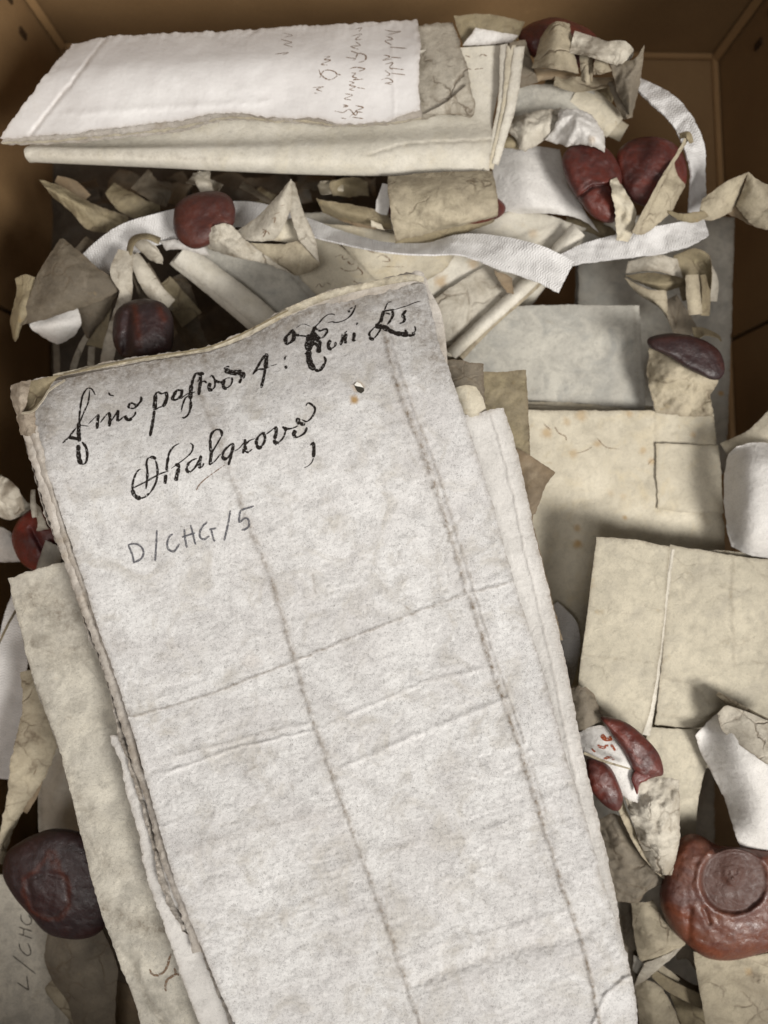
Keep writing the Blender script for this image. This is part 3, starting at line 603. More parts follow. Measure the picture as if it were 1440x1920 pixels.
ws = [(2.2,[(640,85),(680,75),(660,100)]),(2,[(615,130),(680,115),(640,150),(680,150)]),(2,[(640,165),(670,190),(610,195),(660,215)]),(2,[(610,225),(655,240)]),
 (2,[(575,265),(640,275),(620,285)]),(2.4,[(640,270),(660,240),(705,255),(700,285),(660,300)]),(2.6,[(600,340),(640,330),(700,340),(660,355),(690,345)]),(2.2,[(610,365),(640,370),(620,390),(650,400),(625,410),(690,405)]),
 (2.2,[(600,420),(630,430),(600,445),(640,455),(600,470),(630,480)]),(1.8,[(650,460),(700,468)]),(2.2,[(575,500),(620,510),(570,530),(610,540)]),(3,[(560,570),(590,580),(560,585)]),(2,[(505,610),(560,620),(600,600),(640,640),(650,610),(600,650)]),(2.4,[(640,575),(690,590),(640,610),(685,620)]),(2.2,[(545,655),(580,660)]),(2,[(620,650),(690,660)]),
 (2,[(830,90),(880,100),(930,100),(850,120)]),(2,[(840,130),(880,150),(830,160),(870,185)]),(2,[(860,200),(970,208)]),(2,[(820,250),(860,262),(815,285),(870,275)]),(2,[(870,265),(935,270)]),(2,[(830,310),(880,300),(860,330),(880,345)]),(1.8,[(870,335),(950,345)]),(1.8,[(870,368),(960,378)]),(2,[(830,350),(860,375),(840,385)]),(2.2,[(805,410),(850,400),(880,425),(830,430),(870,440)]),
 (2.2,[(440,262),(475,260),(440,280),(480,285),(420,310),(460,315)]),(2.2,[(405,345),(420,380),(470,410),(520,385),(500,355),(440,350),(410,395)]),(3,[(520,375),(545,378)]),(2.2,[(365,460),(435,455),(390,470),(425,485)]),(2,[(375,495),(395,498)]),
 (1.6,[(160,150),(230,170),(180,180),(235,200)]),(1.8,[(120,245),(210,235),(170,250)]),(1.4,[(180,110),(235,125),(180,135)])]
ink('inscription', lt, ws, INKB, t, T=Z7, k=1.05)
t2 = thing('folded_letter', 'grey-beige leaf with dog-eared corner right of the white letter', 'document', (835,130,6.3))
sheet('leaf', P_TAG, t2, top=[(740,50,5.4),(850,41,5.4)], bottom=[(740,226,6.9),(800,222,6.9),(830,214,6.9),(886,218,6.9)], right=[(850,41,5.4),(862,80,6.1),(872,115,6.6),(882,155,6.9),(890,200,6.9),(886,218,6.9)], seed=77, edge=.6, ew=4, rag=2.5, creases=[([(812,182),(822,192),(835,193),(860,175),(878,160)],3,.05,.7)], stains=[(860,90,6,.1)])
sheet('dog_ear', P_TAG, t2, top=[(828,198,7.02),(878,158,7.05)], bottom=[(795,214,7.0),(884,214,7.0)], right=[(878,158,7.05),(888,195,7.02),(884,214,7.0)], seed=78, edge=.5, ew=3, sp=2.2)

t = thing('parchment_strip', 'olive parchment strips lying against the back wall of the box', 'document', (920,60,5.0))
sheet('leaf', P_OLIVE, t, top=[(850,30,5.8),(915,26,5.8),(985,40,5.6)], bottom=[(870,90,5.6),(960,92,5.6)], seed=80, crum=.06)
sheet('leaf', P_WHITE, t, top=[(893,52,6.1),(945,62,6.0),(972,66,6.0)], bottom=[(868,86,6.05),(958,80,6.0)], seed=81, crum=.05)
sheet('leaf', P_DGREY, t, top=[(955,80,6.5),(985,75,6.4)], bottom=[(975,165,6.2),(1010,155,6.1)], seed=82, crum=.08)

# seal behind the tan fold
t = thing('seal_with_tag', 'dark red seal half hidden behind curled tan parchment at the back wall', 'wax seal', (1060,110,4.0))
seal('wax_seal', ell(1050,82,78,46,12,seed=3), W_RED, t, z=5.2, h=.8, seed=7)
sheet('parchment_tag', P_TAN, t, rows=[[(1018,62,6.3),(1040,40,6.9),(1068,44,6.8)],[(1006,95,6.8),(1040,85,7.4),(1076,92,7.1)],[(998,128,7.0),(1040,128,7.7),(1086,138,7.2)]], seed=84, wav=.03, edge=.4, sp=2.2)
sheet('parchment_tag', P_BROWN, t, rows=[[(1000,128,6.9),(1045,130,7.4),(1085,138,7.0)],[(1004,140,6.0),(1040,135,6.2),(1080,140,6.1)],[(985,160,5.8),(1020,150,5.8),(1060,150,5.9)]], seed=85, sp=2.5)
strip('parchment_tag', P_TAG, [(1072,78,7.2,44,10),(1105,86,7.4,40,20),(1135,96,7.5,38,0),(1165,100,7.4,50,-10),(1182,112,7.0,30,-30)], t, crum=.12, cell=.8, seed=14, edge=.4, rag=1.5)
sheet('parchment_tag', P_TAN, t, rows=[[(1086,95,7.0),(1100,100,7.0),(1112,104,6.9)],[(1090,150,6.7),(1102,158,6.9),(1112,152,6.7)]], seed=86, crum=.05, sp=2.2)
sheet('parchment_tag', P_TAN, t, rows=[[(1116,104,7.2),(1128,106,7.2),(1136,110,7.0)],[(1112,140,7.1),(1128,138,7.2),(1148,132,7.0)]], seed=87, sp=2.2)
sheet('parchment_tag', P_DGREY, t, rows=[[(1140,108,6.8),(1185,112,7.2),(1208,84,7.3)],[(1150,140,6.7),(1180,150,7.0),(1204,130,7.0)],[(1158,175,6.4),(1180,190,6.6),(1198,165,6.6)],[(1172,200,6.0),(1181,216,6.1),(1190,200,6.1)]], seed=88, crum=.12, cell=.9, sp=2.4, edge=.4)
strip('parchment_tag', P_TAN, [(1040,150,5.9,24,30),(1080,158,5.9,30,10),(1130,155,5.8,26,40),(1160,150,5.6,20,50)], t, seed=15, crum=.06)

# grey sheet and pale crumple below it
t = thing('folded_letter', 'grey letter with rolled cream end under the curled tan tags', 'document', (1070,200,4.0))
sheet('leaf', P_GREY, t, top=[(960,160,5.4),(1060,158,5.4),(1110,165,5.4)], bottom=[(955,225,5.5),(1050,215,5.6),(1140,240,5.5)], seed=90, wav=.04)
strip('rolled_edge', P_CREAM, [(1075,180,5.5,60,5),(1110,200,5.6,60,5),(1155,238,5.6,52,5)], t, curl=.25, seed=16, edge=.35, thick=.05)
strip('rolled_edge', P_CREAM, [(1138,232,5.2,40,0),(1170,250,5.1,36,0)], t, curl=.15, seed=17, edge=.5, thick=.05)
t = thing('parchment_scrap', 'pale crumpled parchment flap just above the left of two red seals', 'parchment scrap', (1060,240,5.0))
sheet('leaf', P_TAG, t, rows=[[(955,220,6.0),(1000,208,6.3),(1050,204,6.4)],[(950,245,6.1),(995,240,6.5),(1048,235,6.4)],[(965,258,5.9),(985,285,5.7),(1020,262,6.0)]], seed=91, crum=.13, cell=.9, rag=3)
sheet('leaf', P_WHITE, t, rows=[[(1050,206,6.5),(1082,205,6.7),(1108,215,6.5)],[(1040,235,6.6),(1085,232,7.1),(1130,245,6.7)],[(1022,262,6.2),(1060,275,6.4),(1100,270,7.2),(1136,286,6.9)]], seed=92, crum=.10, cell=.9, rag=2.5, sp=2.4, stains=[(1110,262,10,.3)])
t = thing('parchment_scrap', 'small dark rolled parchment beside the rolled cream edge', 'parchment scrap', (955,270,4.6))
strip('leaf', P_OLIVE, [(930,268,5.8,22,10),(955,266,5.9,24,0),(978,272,5.7,20,0)], t, curl=.2, seed=18)

# white cloth-like paper and two red seals
t = thing('paper_wrapper', 'smooth white wrapper bulging between the olive fold and red seals', 'paper wrapper', (1010,350,4.0))
sheet('leaf', P_WHITE, t, rows=[[(920,275,5.0),(980,272,5.4),(1050,280,5.0)],[(925,330,5.3),(990,325,5.9),(1062,330,5.3)],[(930,385,5.2),(1000,380,5.9),(1075,372,5.6),(1090,385,5.4)],[(935,405,4.9),(1010,400,5.4),(1080,408,5.5),(1122,436,5.4)]], seed=94, wav=.06, sp=3, rag=1, edge=.25)
t = thing('seal_with_tag', 'left of two red seals at upper right, cracked oval with pale shred', 'wax seal', (1110,340,4.5))
seal('wax_seal', [(1056,290),(1075,272),(1105,268),(1140,280),(1160,310),(1166,340),(1158,380),(1155,412),(1138,418),(1110,405),(1085,375),(1066,345),(1055,312)], W_RED, t, z=6.5, h=.62, seed=9, cr=[([(1082,372),(1110,350),(1150,345)], 3, .14)], dent=[(1105,310,24,.08)])
strip('parchment_tag', P_CREAM, [(1150,335,7.2,16,30),(1160,360,7.3,26,20),(1172,395,7.2,40,10),(1172,425,7.0,38,20),(1168,452,6.6,26,30)], t, crum=.12, cell=.7, seed=20, edge=.35, rag=2)
t = thing('seal_with_tag', 'right of two red seals at upper right, crossed by a thin parchment blade', 'wax seal', (1220,320,4.2))
seal('wax_seal', [(1158,285),(1185,262),(1225,256),(1262,268),(1285,300),(1286,345),(1260,375),(1225,388),(1190,380),(1168,350),(1158,318)], W_RED, t, z=5.9, h=.62, seed=10, dent=[(1215,320,34,.12)], rim=[([(1160,290),(1162,350)],8,.7)])
sheet('parchment_tag', P_TAN, t, rows=[[(1262,300,6.6),(1272,330,6.4),(1284,345,6.2)],[(1235,360,6.9),(1255,375,6.6),(1282,352,6.3)],[(1190,440,6.9),(1215,435,6.6),(1262,395,6.2)]], seed=96, wav=.02, sp=2.5)
strip('parchment_tag', P_TAN, [(1290,256,7.6,16,60),(1270,290,7.6,15,65),(1240,340,7.6,17,60),(1212,395,7.5,20,55),(1190,438,7.2,18,45)], t, seed=21, curl=.08, edge=.35)
strip('parchment_tag', P_OLIVE, [(1274,255,7.5,10,20),(1290,253,7.7,14,10),(1297,268,7.5,8,30)], t, seed=22)
t = thing('parchment_strip', 'tan twisted parchment strip running out to the right wall', 'parchment strip', (1350,380,5.0))
sheet('leaf', P_OLIVE, t, rows=[[(1246,394,6.4),(1280,400,6.5),(1320,395,6.6)],[(1270,412,6.2),(1300,418,6.3),(1330,405,6.4)]], seed=97, crum=.06, sp=2.4, edge=.4)
sheet('leaf', P_TAN, t, rows=[[(1318,372,6.6),(1360,342,7.2),(1403,322,7.7)],[(1310,400,6.5),(1350,385,6.8),(1395,340,7.2)],[(1305,412,6.3),(1340,412,6.4),(1375,395,6.3)]], seed=98, crum=.07, sp=2.4, edge=.4)
sheet('leaf', P_TAN, t, rows=[[(1403,322,7.7),(1425,340,7.5),(1470,358,7.3)],[(1395,350,7.1),(1425,375,7.3),(1470,400,7.2)],[(1380,385,6.5),(1415,425,7.0),(1465,432,7.0)]], seed=99, crum=.09, sp=2.4, edge=.4)
sheet('leaf', P_BROWN, t, rows=[[(1395,345,6.9),(1440,395,6.8)],[(1362,400,6.2),(1420,428,6.3)]], seed=100, sp=2.6)

# olive square fold with hidden seal
t = thing('seal_with_tag', 'olive square parchment fold wrapped round a red seal under the rolled edge', 'wax seal', (830,390,5.0))
seal('wax_seal', ell(826,385,119,42,2,seed=6), W_RED, t, z=6.2, h=.7, seed=12)
sheet('parchment_tag', P_TAN, t, rows=[[(728,330,6.7),(830,322,6.9),(922,320,6.7)],[(727,352,7.3),(830,350,7.5),(930,345,7.3)],[(730,385,7.5),(830,388,7.7),(934,378,7.5)],[(736,420,7.3),(835,420,7.4),(934,402,7.2)],[(741,452,6.8),(800,438,6.8),(930,408,6.6)]], seed=102, crum=.03, cell=.8, wav=.05, sp=2.5, edge=.5, ew=4)
sheet('parchment_tag', P_OLIVE, t, rows=[[(742,452,6.7),(830,425,6.7),(925,408,6.5)],[(748,458,6.4),(830,438,6.5),(926,416,6.3)],[(800,458,6.1),(860,442,6.1),(905,425,6.1)]], seed=103, sp=2.5, edge=.4, crum=.04)
strip('parchment_tag', P_WHITE, [(724,345,6.9,14,0),(718,380,6.8,26,0),(715,402,6.6,22,0)], t, seed=23)
t = thing('parchment_strip', 'brown flattened parchment strip left of the olive square fold', 'parchment strip', (660,395,4.6))
sheet('leaf', P_OLIVE, t, rows=[[(593,372,6.9),(650,382,6.7),(728,396,6.6)],[(600,385,6.5),(650,400,6.7),(732,415,6.5)],[(605,398,6.1),(650,415,6.1),(735,430,6.2)]], seed=104, crum=.06, sp=2.4, edge=.55, ew=4)
sheet('leaf', P_BROWN, t, rows=[[(600,385,6.3),(660,395,6.4),(725,410,6.2)],[(615,402,5.9),(670,425,5.9),(735,432,5.9)]], seed=105, crum=.06, sp=2.4, edge=.55)
sheet('leaf', P_CREAM, t, rows=[[(695,412,6.9),(715,420,6.8)],[(697,425,6.8),(722,432,6.7)]], seed=106, sp=2)

# ================================================================ UPPER LEFT CLUTTER
t = thing('seal_with_tag', 'oval brown-red seal stuck on folded parchment, centre left above the deeds', 'wax seal', (385,415,4.5))
seal('wax_seal', [(325,410),(330,385),(350,368),(375,360),(405,358),(430,368),(441,392),(438,420),(420,440),(395,458),(365,467),(340,455),(327,435)], W_MAROON, t, z=6.9, h=.62, lump=.03, seed=14, dent=[(372,402,30,.10)], cr=[([(402,380),(412,402)], 2, -.03)], rim=[([(395,425),(412,428)],5,.8)])
sheet('parchment_tag', P_TAG, t, rows=[[(380,440,7.2),(402,424,7.5),(425,420,7.4),(445,432,7.3)],[(384,455,7.1),(410,450,7.5),(440,452,7.2),(470,458,7.0)],[(400,470,6.5),(440,482,6.8),(500,495,6.6),(552,517,6.3)]], seed=110, crum=.10, cell=.8, sp=2.4, edge=.35, rag=2)
sheet('parchment_tag', P_WHITE, t, rows=[[(300,452,6.0),(340,450,6.2),(380,458,6.3)],[(312,470,5.9),(345,468,6.2),(395,480,6.2)]], seed=111, crum=.06, sp=2.4)
t = thing('parchment_cone', 'pointed cone of parchment with ink marks beside the oval seal', 'parchment scrap', (540,430,5.0))
cn = sheet('outer_side', P_TAG, t, rows=[[(545,336,8.0),(546,335,8.0),(547,336,8.0)],[(505,385,7.6),(525,382,7.9),(545,385,7.7)],[(470,415,7.1),(505,425,7.6),(530,430,7.4)],[(430,440,6.8),(470,452,7.1),(512,452,7.0)]], seed=112, wav=.02, crum=.03, sp=2.2, edge=.4, ew=4)
sheet('outer_side', P_TAG, t, rows=[[(545,336,8.0),(552,345,8.0)],[(540,375,7.7),(572,405,7.5)],[(548,415,7.4),(590,445,7.0)],[(560,450,7.2),(598,492,6.8)]], seed=113, wav=.02, sp=2.2, edge=.5, ew=4)
sheet('inner_side', P_CREAM, t, rows=[[(530,415,6.9),(548,410,6.9),(560,420,6.9)],[(512,452,6.6),(540,455,6.5),(572,455,6.6)]], seed=114, sp=2.2)
sheet('lower_fold', P_TAN, t, rows=[[(470,455,6.8),(530,458,6.9),(572,452,6.9),(600,490,6.7)],[(500,480,6.6),(540,486,6.8),(575,480,6.8),(598,498,6.6)],[(540,510,6.2),(556,516,6.3),(580,512,6.3),(596,502,6.3)]], seed=115, sp=2.3, edge=.45, crum=.03)
ink('inscription', cn, [(2.2,[(490,440),(498,432),(494,444),(500,434),(506,440)]),(2.6,[(492,430),(500,432)]),(1.8,[(508,412),(516,408),(514,418)]),(1.8,[(514,402),(524,398)]),(1.6,[(526,386),(534,384)])], INKB, t)

t = thing('parchment_scrap', 'large dark grey-brown square scrap standing at the left wall', 'parchment scrap', (115,545,3.6))
sheet('leaf', P_DUN, t, rows=[[(112,449,7.0),(118,448,7.0),(126,453,6.9)],[(70,515,7.1),(120,500,7.3),(175,495,6.8)],[(50,570,7.0),(110,560,7.2),(222,545,6.6)],[(28,612,6.6),(60,605,6.8),(90,598,6.7)]], seed=120, crum=.05, cell=1.6, sp=2.6, edge=.35, wav=.05)
sheet('leaf', P_OLIVE, t, rows=[[(28,523,6.9),(45,514,7.0),(66,520,7.0)],[(32,545,6.8),(45,548,7.0),(60,560,7.0)],[(22,585,6.6),(34,595,6.9),(50,590,6.9)],[(18,605,6.3),(28,640,6.2),(45,600,6.6)]], seed=121, crum=.06, sp=2.3, edge=.4)
t = thing('parchment_scrap', 'pale folded flap glowing under the large dark square scrap', 'parchment scrap', (120,610,3.6))
sheet('leaf', P_WHITE, t, rows=[[(55,608,6.4),(95,592,6.5),(142,571,6.4)],[(60,618,6.3),(105,612,6.6),(152,605,6.3)],[(80,632,5.8),(110,645,5.7),(140,630,5.8)]], seed=122, sp=2.4, edge=.2)
sheet('leaf', P_DUN, t, rows=[[(142,571,6.2),(180,560,6.3),(222,548,6.2)],[(150,600,6.0),(175,590,6.1),(205,580,5.9)],[(160,632,5.6),(166,634,5.6),(172,628,5.5)]], seed=123, sp=2.4, edge=.35)
strip('leaf', P_TAG, [(166,625,5.6,12,30),(150,655,5.3,14,40),(138,690,5.0,16,40),(135,730,4.8,16,40)], t, seed=24)
strip('leaf', P_DUN, [(105,640,4.6,14,30),(107,690,4.4,12,20),(106,730,4.4,12,20)], t, seed=25)
strip('leaf', P_TAG, [(172,650,4.9,14,30),(170,690,4.6,14,20),(172,720,4.5,14,20)], t, seed=26)

t = thing('seal_with_tag', 'dark round seal hanging at the upper edge of the main document', 'wax seal', (268,625,4.5))
seal('wax_seal', [(213,600),(222,578),(245,564),(275,560),(305,568),(322,590),(326,620),(322,655),(300,672),(262,676),(228,668),(212,640)], W_DARK, t, z=7.2, h=.75, seed=16, lump=.05, cr=[([(240,590),(236,660)], 9, .22)], rim=[([(252,575),(258,610),(262,650)],7,.9),([(298,575),(308,600)],6,.8)])
strip('parchment_tag', P_TAG, [(236,470,6.9,30,10),(228,510,7.0,44,0),(236,545,6.8,26,20),(228,575,6.6,24,10),(208,640,6.0,26,10),(196,700,5.6,24,10)], t, crum=.05, seed=27, edge=.4)
t = thing('parchment_tag', 'twisted parchment tag curling between the tape and dark round seal', 'parchment tag', (285,500,4.2))
strip('fold', P_OLIVE, [(240,480,6.9,16,40),(250,450,7.2,20,50),(275,443,7.2,18,50),(300,452,6.9,18,40)], t, curl=.08, seed=28, edge=.35)
sheet('fold', P_TAG, t, rows=[[(248,455,6.9),(272,450,7.0),(292,462,6.9)],[(262,470,6.8),(285,468,7.0),(304,480,6.7)],[(278,485,6.4),(292,492,6.4),(305,496,6.3)]], seed=125, crum=.04, sp=2.2)
strip('fold', P_TAG, [(250,478,6.5,22,20),(268,510,6.4,32,10),(290,545,6.2,34,0),(320,572,5.9,26,0)], t, curl=.06, seed=29, edge=.45)
strip('fold', P_DUN, [(262,500,5.8,40,20),(285,550,5.6,52,10),(310,590,5.3,40,10)], t, crum=.06, seed=30, edge=.3)
strip('fold', P_OLIVE, [(200,560,5.8,26,20),(190,600,5.6,30,10),(178,650,5.4,34,20)], t, crum=.06, seed=31)
strip('fold', P_OLIVE, [(305,530,5.0,40,20),(330,560,4.8,40,10),(360,600,4.4,50,20)], t, crum=.1, seed=32)
t = thing('parchment_scrap', 'crinkled brown curl poking from the dark left corner gap', 'parchment scrap', (160,385,3.0))
sheet('leaf', P_OLIVE, t, rows=[[(72,336,6.4),(120,352,6.0),(180,385,5.4),(240,405,4.8)],[(85,352,6.6),(130,375,6.3),(180,405,5.6),(245,425,4.8)],[(98,368,6.0),(130,395,5.8),(170,432,5.2),(230,436,4.6)]], seed=127, crum=.10, cell=.7, sp=2.4, edge=.5)
strip('leaf', P_BROWN, [(105,335,5.0,14,20),(135,350,4.8,30,30),(160,375,4.5,30,20)], t, seed=33)

# sunken scraps in the gap below the cream deed, darkest ones coloured as shade
rs = random.Random(11)
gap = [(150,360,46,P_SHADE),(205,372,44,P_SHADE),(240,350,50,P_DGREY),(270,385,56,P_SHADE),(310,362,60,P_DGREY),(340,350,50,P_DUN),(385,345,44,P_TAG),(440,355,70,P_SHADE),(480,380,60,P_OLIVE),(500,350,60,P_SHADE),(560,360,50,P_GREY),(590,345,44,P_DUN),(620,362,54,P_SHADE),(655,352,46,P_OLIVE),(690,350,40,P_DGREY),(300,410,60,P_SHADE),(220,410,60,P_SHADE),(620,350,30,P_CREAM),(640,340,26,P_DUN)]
wh = ['brownish scrap deep in the far left corner of the gap','shade-dark scrap right of the brown curl in the gap','dusty scrap low under the left end of the cream deed','grey scrap lying deepest left of the oval seal','lighter grey crumple just left of the oval seal','thin scrap above the left side of the oval seal','upright pale scrap directly above the oval seal','grey scrap right above and right of the oval seal','olive scrap behind the white tape left of the cone','grey crumple left of the tip of the cone','bluish grey scrap right of the tip of the cone','small tan scrap tucked under the cream roll right of the cone','shade-dark scrap above the brown flattened strip','pale scrap above the brown flattened strip','dusty scrap beside the white sliver of the olive fold','dark scrap under the tape left of the oval seal','brown scrap under the tape near the left wall','tiny cream chip under the cream roll','tiny grey chip right of the tiny cream chip']
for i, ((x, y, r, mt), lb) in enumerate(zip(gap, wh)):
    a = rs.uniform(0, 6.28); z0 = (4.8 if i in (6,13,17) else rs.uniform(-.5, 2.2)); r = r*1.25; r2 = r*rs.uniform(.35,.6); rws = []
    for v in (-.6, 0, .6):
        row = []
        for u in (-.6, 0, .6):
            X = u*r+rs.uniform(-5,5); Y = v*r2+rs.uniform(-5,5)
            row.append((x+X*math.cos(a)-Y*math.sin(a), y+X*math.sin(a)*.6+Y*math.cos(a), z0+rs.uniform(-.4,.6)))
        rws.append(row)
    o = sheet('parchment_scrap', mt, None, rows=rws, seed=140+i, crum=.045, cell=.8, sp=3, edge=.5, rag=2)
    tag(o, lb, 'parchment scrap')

# single curled tags among the seals
def curl_tag(label, mat, path, crum=.05, curl=.08, seed=1, edge=.5, cat='parchment tag'):
    tag(strip('parchment_tag', mat, path, None, crum=crum, cell=.7, curl=curl, seed=seed, edge=edge, rag=1.4), label, cat)
curl_tag('brown curled tag between the dark corner gap and the white tape', P_OLIVE, [(205,352,4.6,40,50),(235,378,4.9,46,20),(268,392,4.6,40,-20),(300,388,4.2,30,-50)], seed=401)
curl_tag('dim folded tag under the cream roll left of the oval seal', P_DUN, [(262,335,4.4,50,10),(290,360,4.6,44,40),(318,372,4.4,36,10)], seed=402)
curl_tag('thin dark blade of parchment leaning against the cone', P_DUN, [(452,345,5.2,16,20),(480,362,5.4,18,50),(512,384,5.4,12,30)], seed=403)
curl_tag('grey twisted tag between the dark round seal and ivory deed', P_DUN, [(325,520,4.4,44,10),(345,560,4.6,50,40),(352,610,4.2,46,0),(375,655,3.8,40,-20)], seed=404, crum=.08)
curl_tag('small dun tag folded above the large dark square scrap', P_DUN, [(150,455,5.4,36,30),(190,490,5.6,40,-10),(215,520,5.4,34,-40)], seed=405)
curl_tag('pale end of a tag showing above the oval seal', P_TAG, [(378,322,5.8,34,0),(382,345,6.2,30,30),(392,364,6.2,24,10)], seed=406, crum=.08)
curl_tag('brown tag hanging in shadow below the curled tan fold', P_OLIVE, [(1020,160,5.0,30,10),(1065,170,5.1,28,50),(1110,168,5.2,34,10),(1150,185,5.0,30,-30)], seed=407)
curl_tag('folded olive tag beside the grey crumpled parchment at the back wall', P_DGREY, [(1150,150,5.9,30,40),(1168,185,6.1,36,10),(1178,222,5.8,20,-30)], seed=408, crum=.09)
curl_tag('narrow olive strip under the two red seals', P_OLIVE, [(1062,420,4.8,26,10),(1110,424,5.0,30,40),(1150,446,4.8,26,-10)], seed=409)
curl_tag('dusty curled tag just under the lower end of the tan fold', P_DGREY, [(1210,1850,6.0,34,20),(1235,1885,6.2,40,-20),(1250,1930,5.9,36,-40)], seed=410, crum=.08)
curl_tag('dark thin tag crossing the gap right of the brown leaf strip', P_DUN, [(1262,1835,5.4,22,20),(1300,1855,5.5,26,50),(1345,1862,5.3,24,10)], seed=411)
curl_tag('pale torn tag curling at the left margin above the red seal', P_TAG, [(-10,905,6.9,44,30),(20,930,7.1,40,-10),(38,962,7.0,28,-45)], seed=412, crum=.09)

# ================================================================ LOWER LEFT
t = thing('seal_with_tag', 'bright red broken seal at the left edge with pale torn tags', 'wax seal', (60,1005,4.0))
seal('wax_seal', [(22,1005),(35,975),(60,955),(92,962),(118,985),(128,1020),(110,1055),(75,1072),(45,1060),(28,1035)], W_BRIGHT, t, z=6.6, h=.6, seed=18, cr=[([(60,990),(80,1030),(120,1020)], 6, .15)], rim=[([(70,1015),(90,1040),(110,1030)], 20, .9)])
sheet('parchment_tag', P_TAG, t, rows=[[(-30,890,6.3),(0,892,6.5),(25,905,6.4)],[(-30,930,6.5),(10,935,6.9),(45,935,6.6)],[(-20,960,6.3),(20,975,6.6),(62,952,6.5)]], seed=131, crum=.12, cell=.9, sp=2.5, edge=.35)
sheet('parchment_tag', P_WHITE, t, rows=[[(-30,985,6.0),(5,990,6.1),(28,1005,6.0)],[(-30,1018,6.0),(5,1020,6.2),(35,1030,6.1)],[(-30,1050,5.6),(10,1055,5.6),(50,1052,5.5)]], seed=132, crum=.08, sp=2.5)
strip('parchment_tag', P_TAG, [(62,918,7.6,10,40),(62,945,7.7,12,30),(66,970,7.6,12,20)], t, seed=34, edge=.5)
sheet('parchment_tag', P_TAG, t, rows=[[(62,940,7.4),(76,950,7.4)],[(70,980,7.5),(88,985,7.4)],[(68,996,7.3),(92,992,7.3)]], seed=133, sp=2.2, crum=.05)
sheet('parchment_tag', P_GREY, t, rows=[[(85,1012,7.4),(120,1030,7.3)],[(75,1045,7.3),(112,1062,7.2)],[(66,1072,7.0),(105,1088,7.0)]], seed=134, sp=2.2)

deed('shadowed cream sheet curving behind the twisted tan tag at left', P_IVORY, [(70,1240,4.5),(170,1200,4.5)], [(80,1640,4.5),(240,1700,4.5)], 4.5, n=2, seed=17, wav=.15)
t = thing('parchment_tag', 'long tan twisted parchment tag hanging left of the soiled document', 'parchment tag', (60,1430,4.0))
strip('leaf', P_TAN, [(60,1255,7.0,50,20),(75,1320,7.3,68,10),(70,1385,7.4,80,0),(52,1445,7.4,72,10),(32,1500,7.3,48,35),(12,1560,7.1,36,50),(0,1620,6.9,26,60)], t, crum=.05, curl=.10, seed=35, edge=.5, rag=1.5)
strip('leaf', P_BROWN, [(100,1380,7.0,16,50),(82,1430,7.2,22,50),(62,1480,7.1,30,30),(40,1520,6.8,26,20)], t, crum=.04, seed=36)
strip('leaf', P_OLIVE, [(40,1130,6.9,10,60),(16,1170,6.7,8,60),(-8,1220,6.5,8,60)], t, seed=37)
tag(sheet('parchment_sheet', P_LEFT, None, top=[(-90,1640,5.4),(30,1642,5.4),(60,1655,5.4)], bottom=[(-100,2080,5.4),(160,2080,5.4)], right=[(60,1655,5.4),(95,1700,5.5),(91,1750,5.5),(84,1800,5.5),(97,1838,5.5),(86,1858,5.5),(130,1910,5.5),(160,2080,5.4)], seed=136, wav=.06, edge=.35), 'soiled sheet with pencilled shelfmark under the big dark seal', 'document')
lab = bpy.data.objects['parchment_sheet']
SURF_KEY = lab.name
t_ = lab
pk = inkm('graphite_dark', (.07,.06,.05), .30, .55, 2600)
Lz = lambda x, y: (x/6, 1640+y/6)
ink('inscription', lab, [(2.2,[(195,1215),(320,1300)],1),(2.2,[(322,1300),(300,1140)],1),(2.2,[(145,915),(400,1115)],1),(2.2,[(215,770),(225,830),(265,880),(310,910),(345,885),(335,820),(310,770)],1),(2.2,[(212,665),(362,718)],1),(2.2,[(212,590),(362,638)],1),(2.2,[(262,680),(268,605)],1),(2.2,[(235,450),(240,510),(290,560),(345,550),(352,500),(320,455)],1)], pk, lab, T=Lz)
t = thing('seal_with_tag', 'largest very dark seal with a rusty ring, lower left', 'wax seal', (100,1660,5.0))
seal('wax_seal', [(5,1640),(12,1600),(38,1578),(70,1562),(105,1553),(150,1560),(185,1590),(205,1650),(205,1710),(190,1745),(160,1760),(120,1760),(85,1748),(55,1715),(25,1680)], W_DARK, t, z=7.6, h=.62, lump=.05, seed=20, pw=3.6,
     rim=[([(45,1645),(70,1632),(90,1600),(102,1598),(112,1632),(130,1660),(128,1700),(112,1722),(88,1724),(60,1710),(45,1680),(45,1645)], 4.5, .9), ([(90,1600),(105,1630)], 7, .6)], cr=[([(50,1650),(85,1636),(120,1645),(128,1690),(100,1720),(65,1708),(50,1650)], 5, .06)])
sheet('parchment_tag', P_DGREY, t, rows=[[(88,1752,6.6),(140,1748,6.9),(190,1740,6.7)],[(84,1798,6.7),(150,1800,7.0),(219,1808,6.6)],[(97,1838,6.6),(150,1850,6.9),(219,1850,6.6)],[(130,1890,6.5),(170,1900,6.7),(216,1910,6.5)],[(150,1990,6.4),(180,1990,6.5),(214,1990,6.4)]], seed=138, wav=.05, sp=2.8, edge=.3)
sheet('parchment_tag', P_TAN, t, rows=[[(98,1836,6.2),(130,1850,6.2),(165,1880,6.2)],[(86,1860,6.1),(120,1885,6.2),(165,1920,6.1)],[(130,1912,6.0),(150,1940,6.0),(190,1990,6.0)]], seed=139, sp=2.8, edge=.4)
sheet('parchment_tag', P_BROWN, t, top=[(205,1830,5.6),(245,1850,5.6)], bottom=[(205,2000,5.6),(290,2000,5.6)], seed=170)

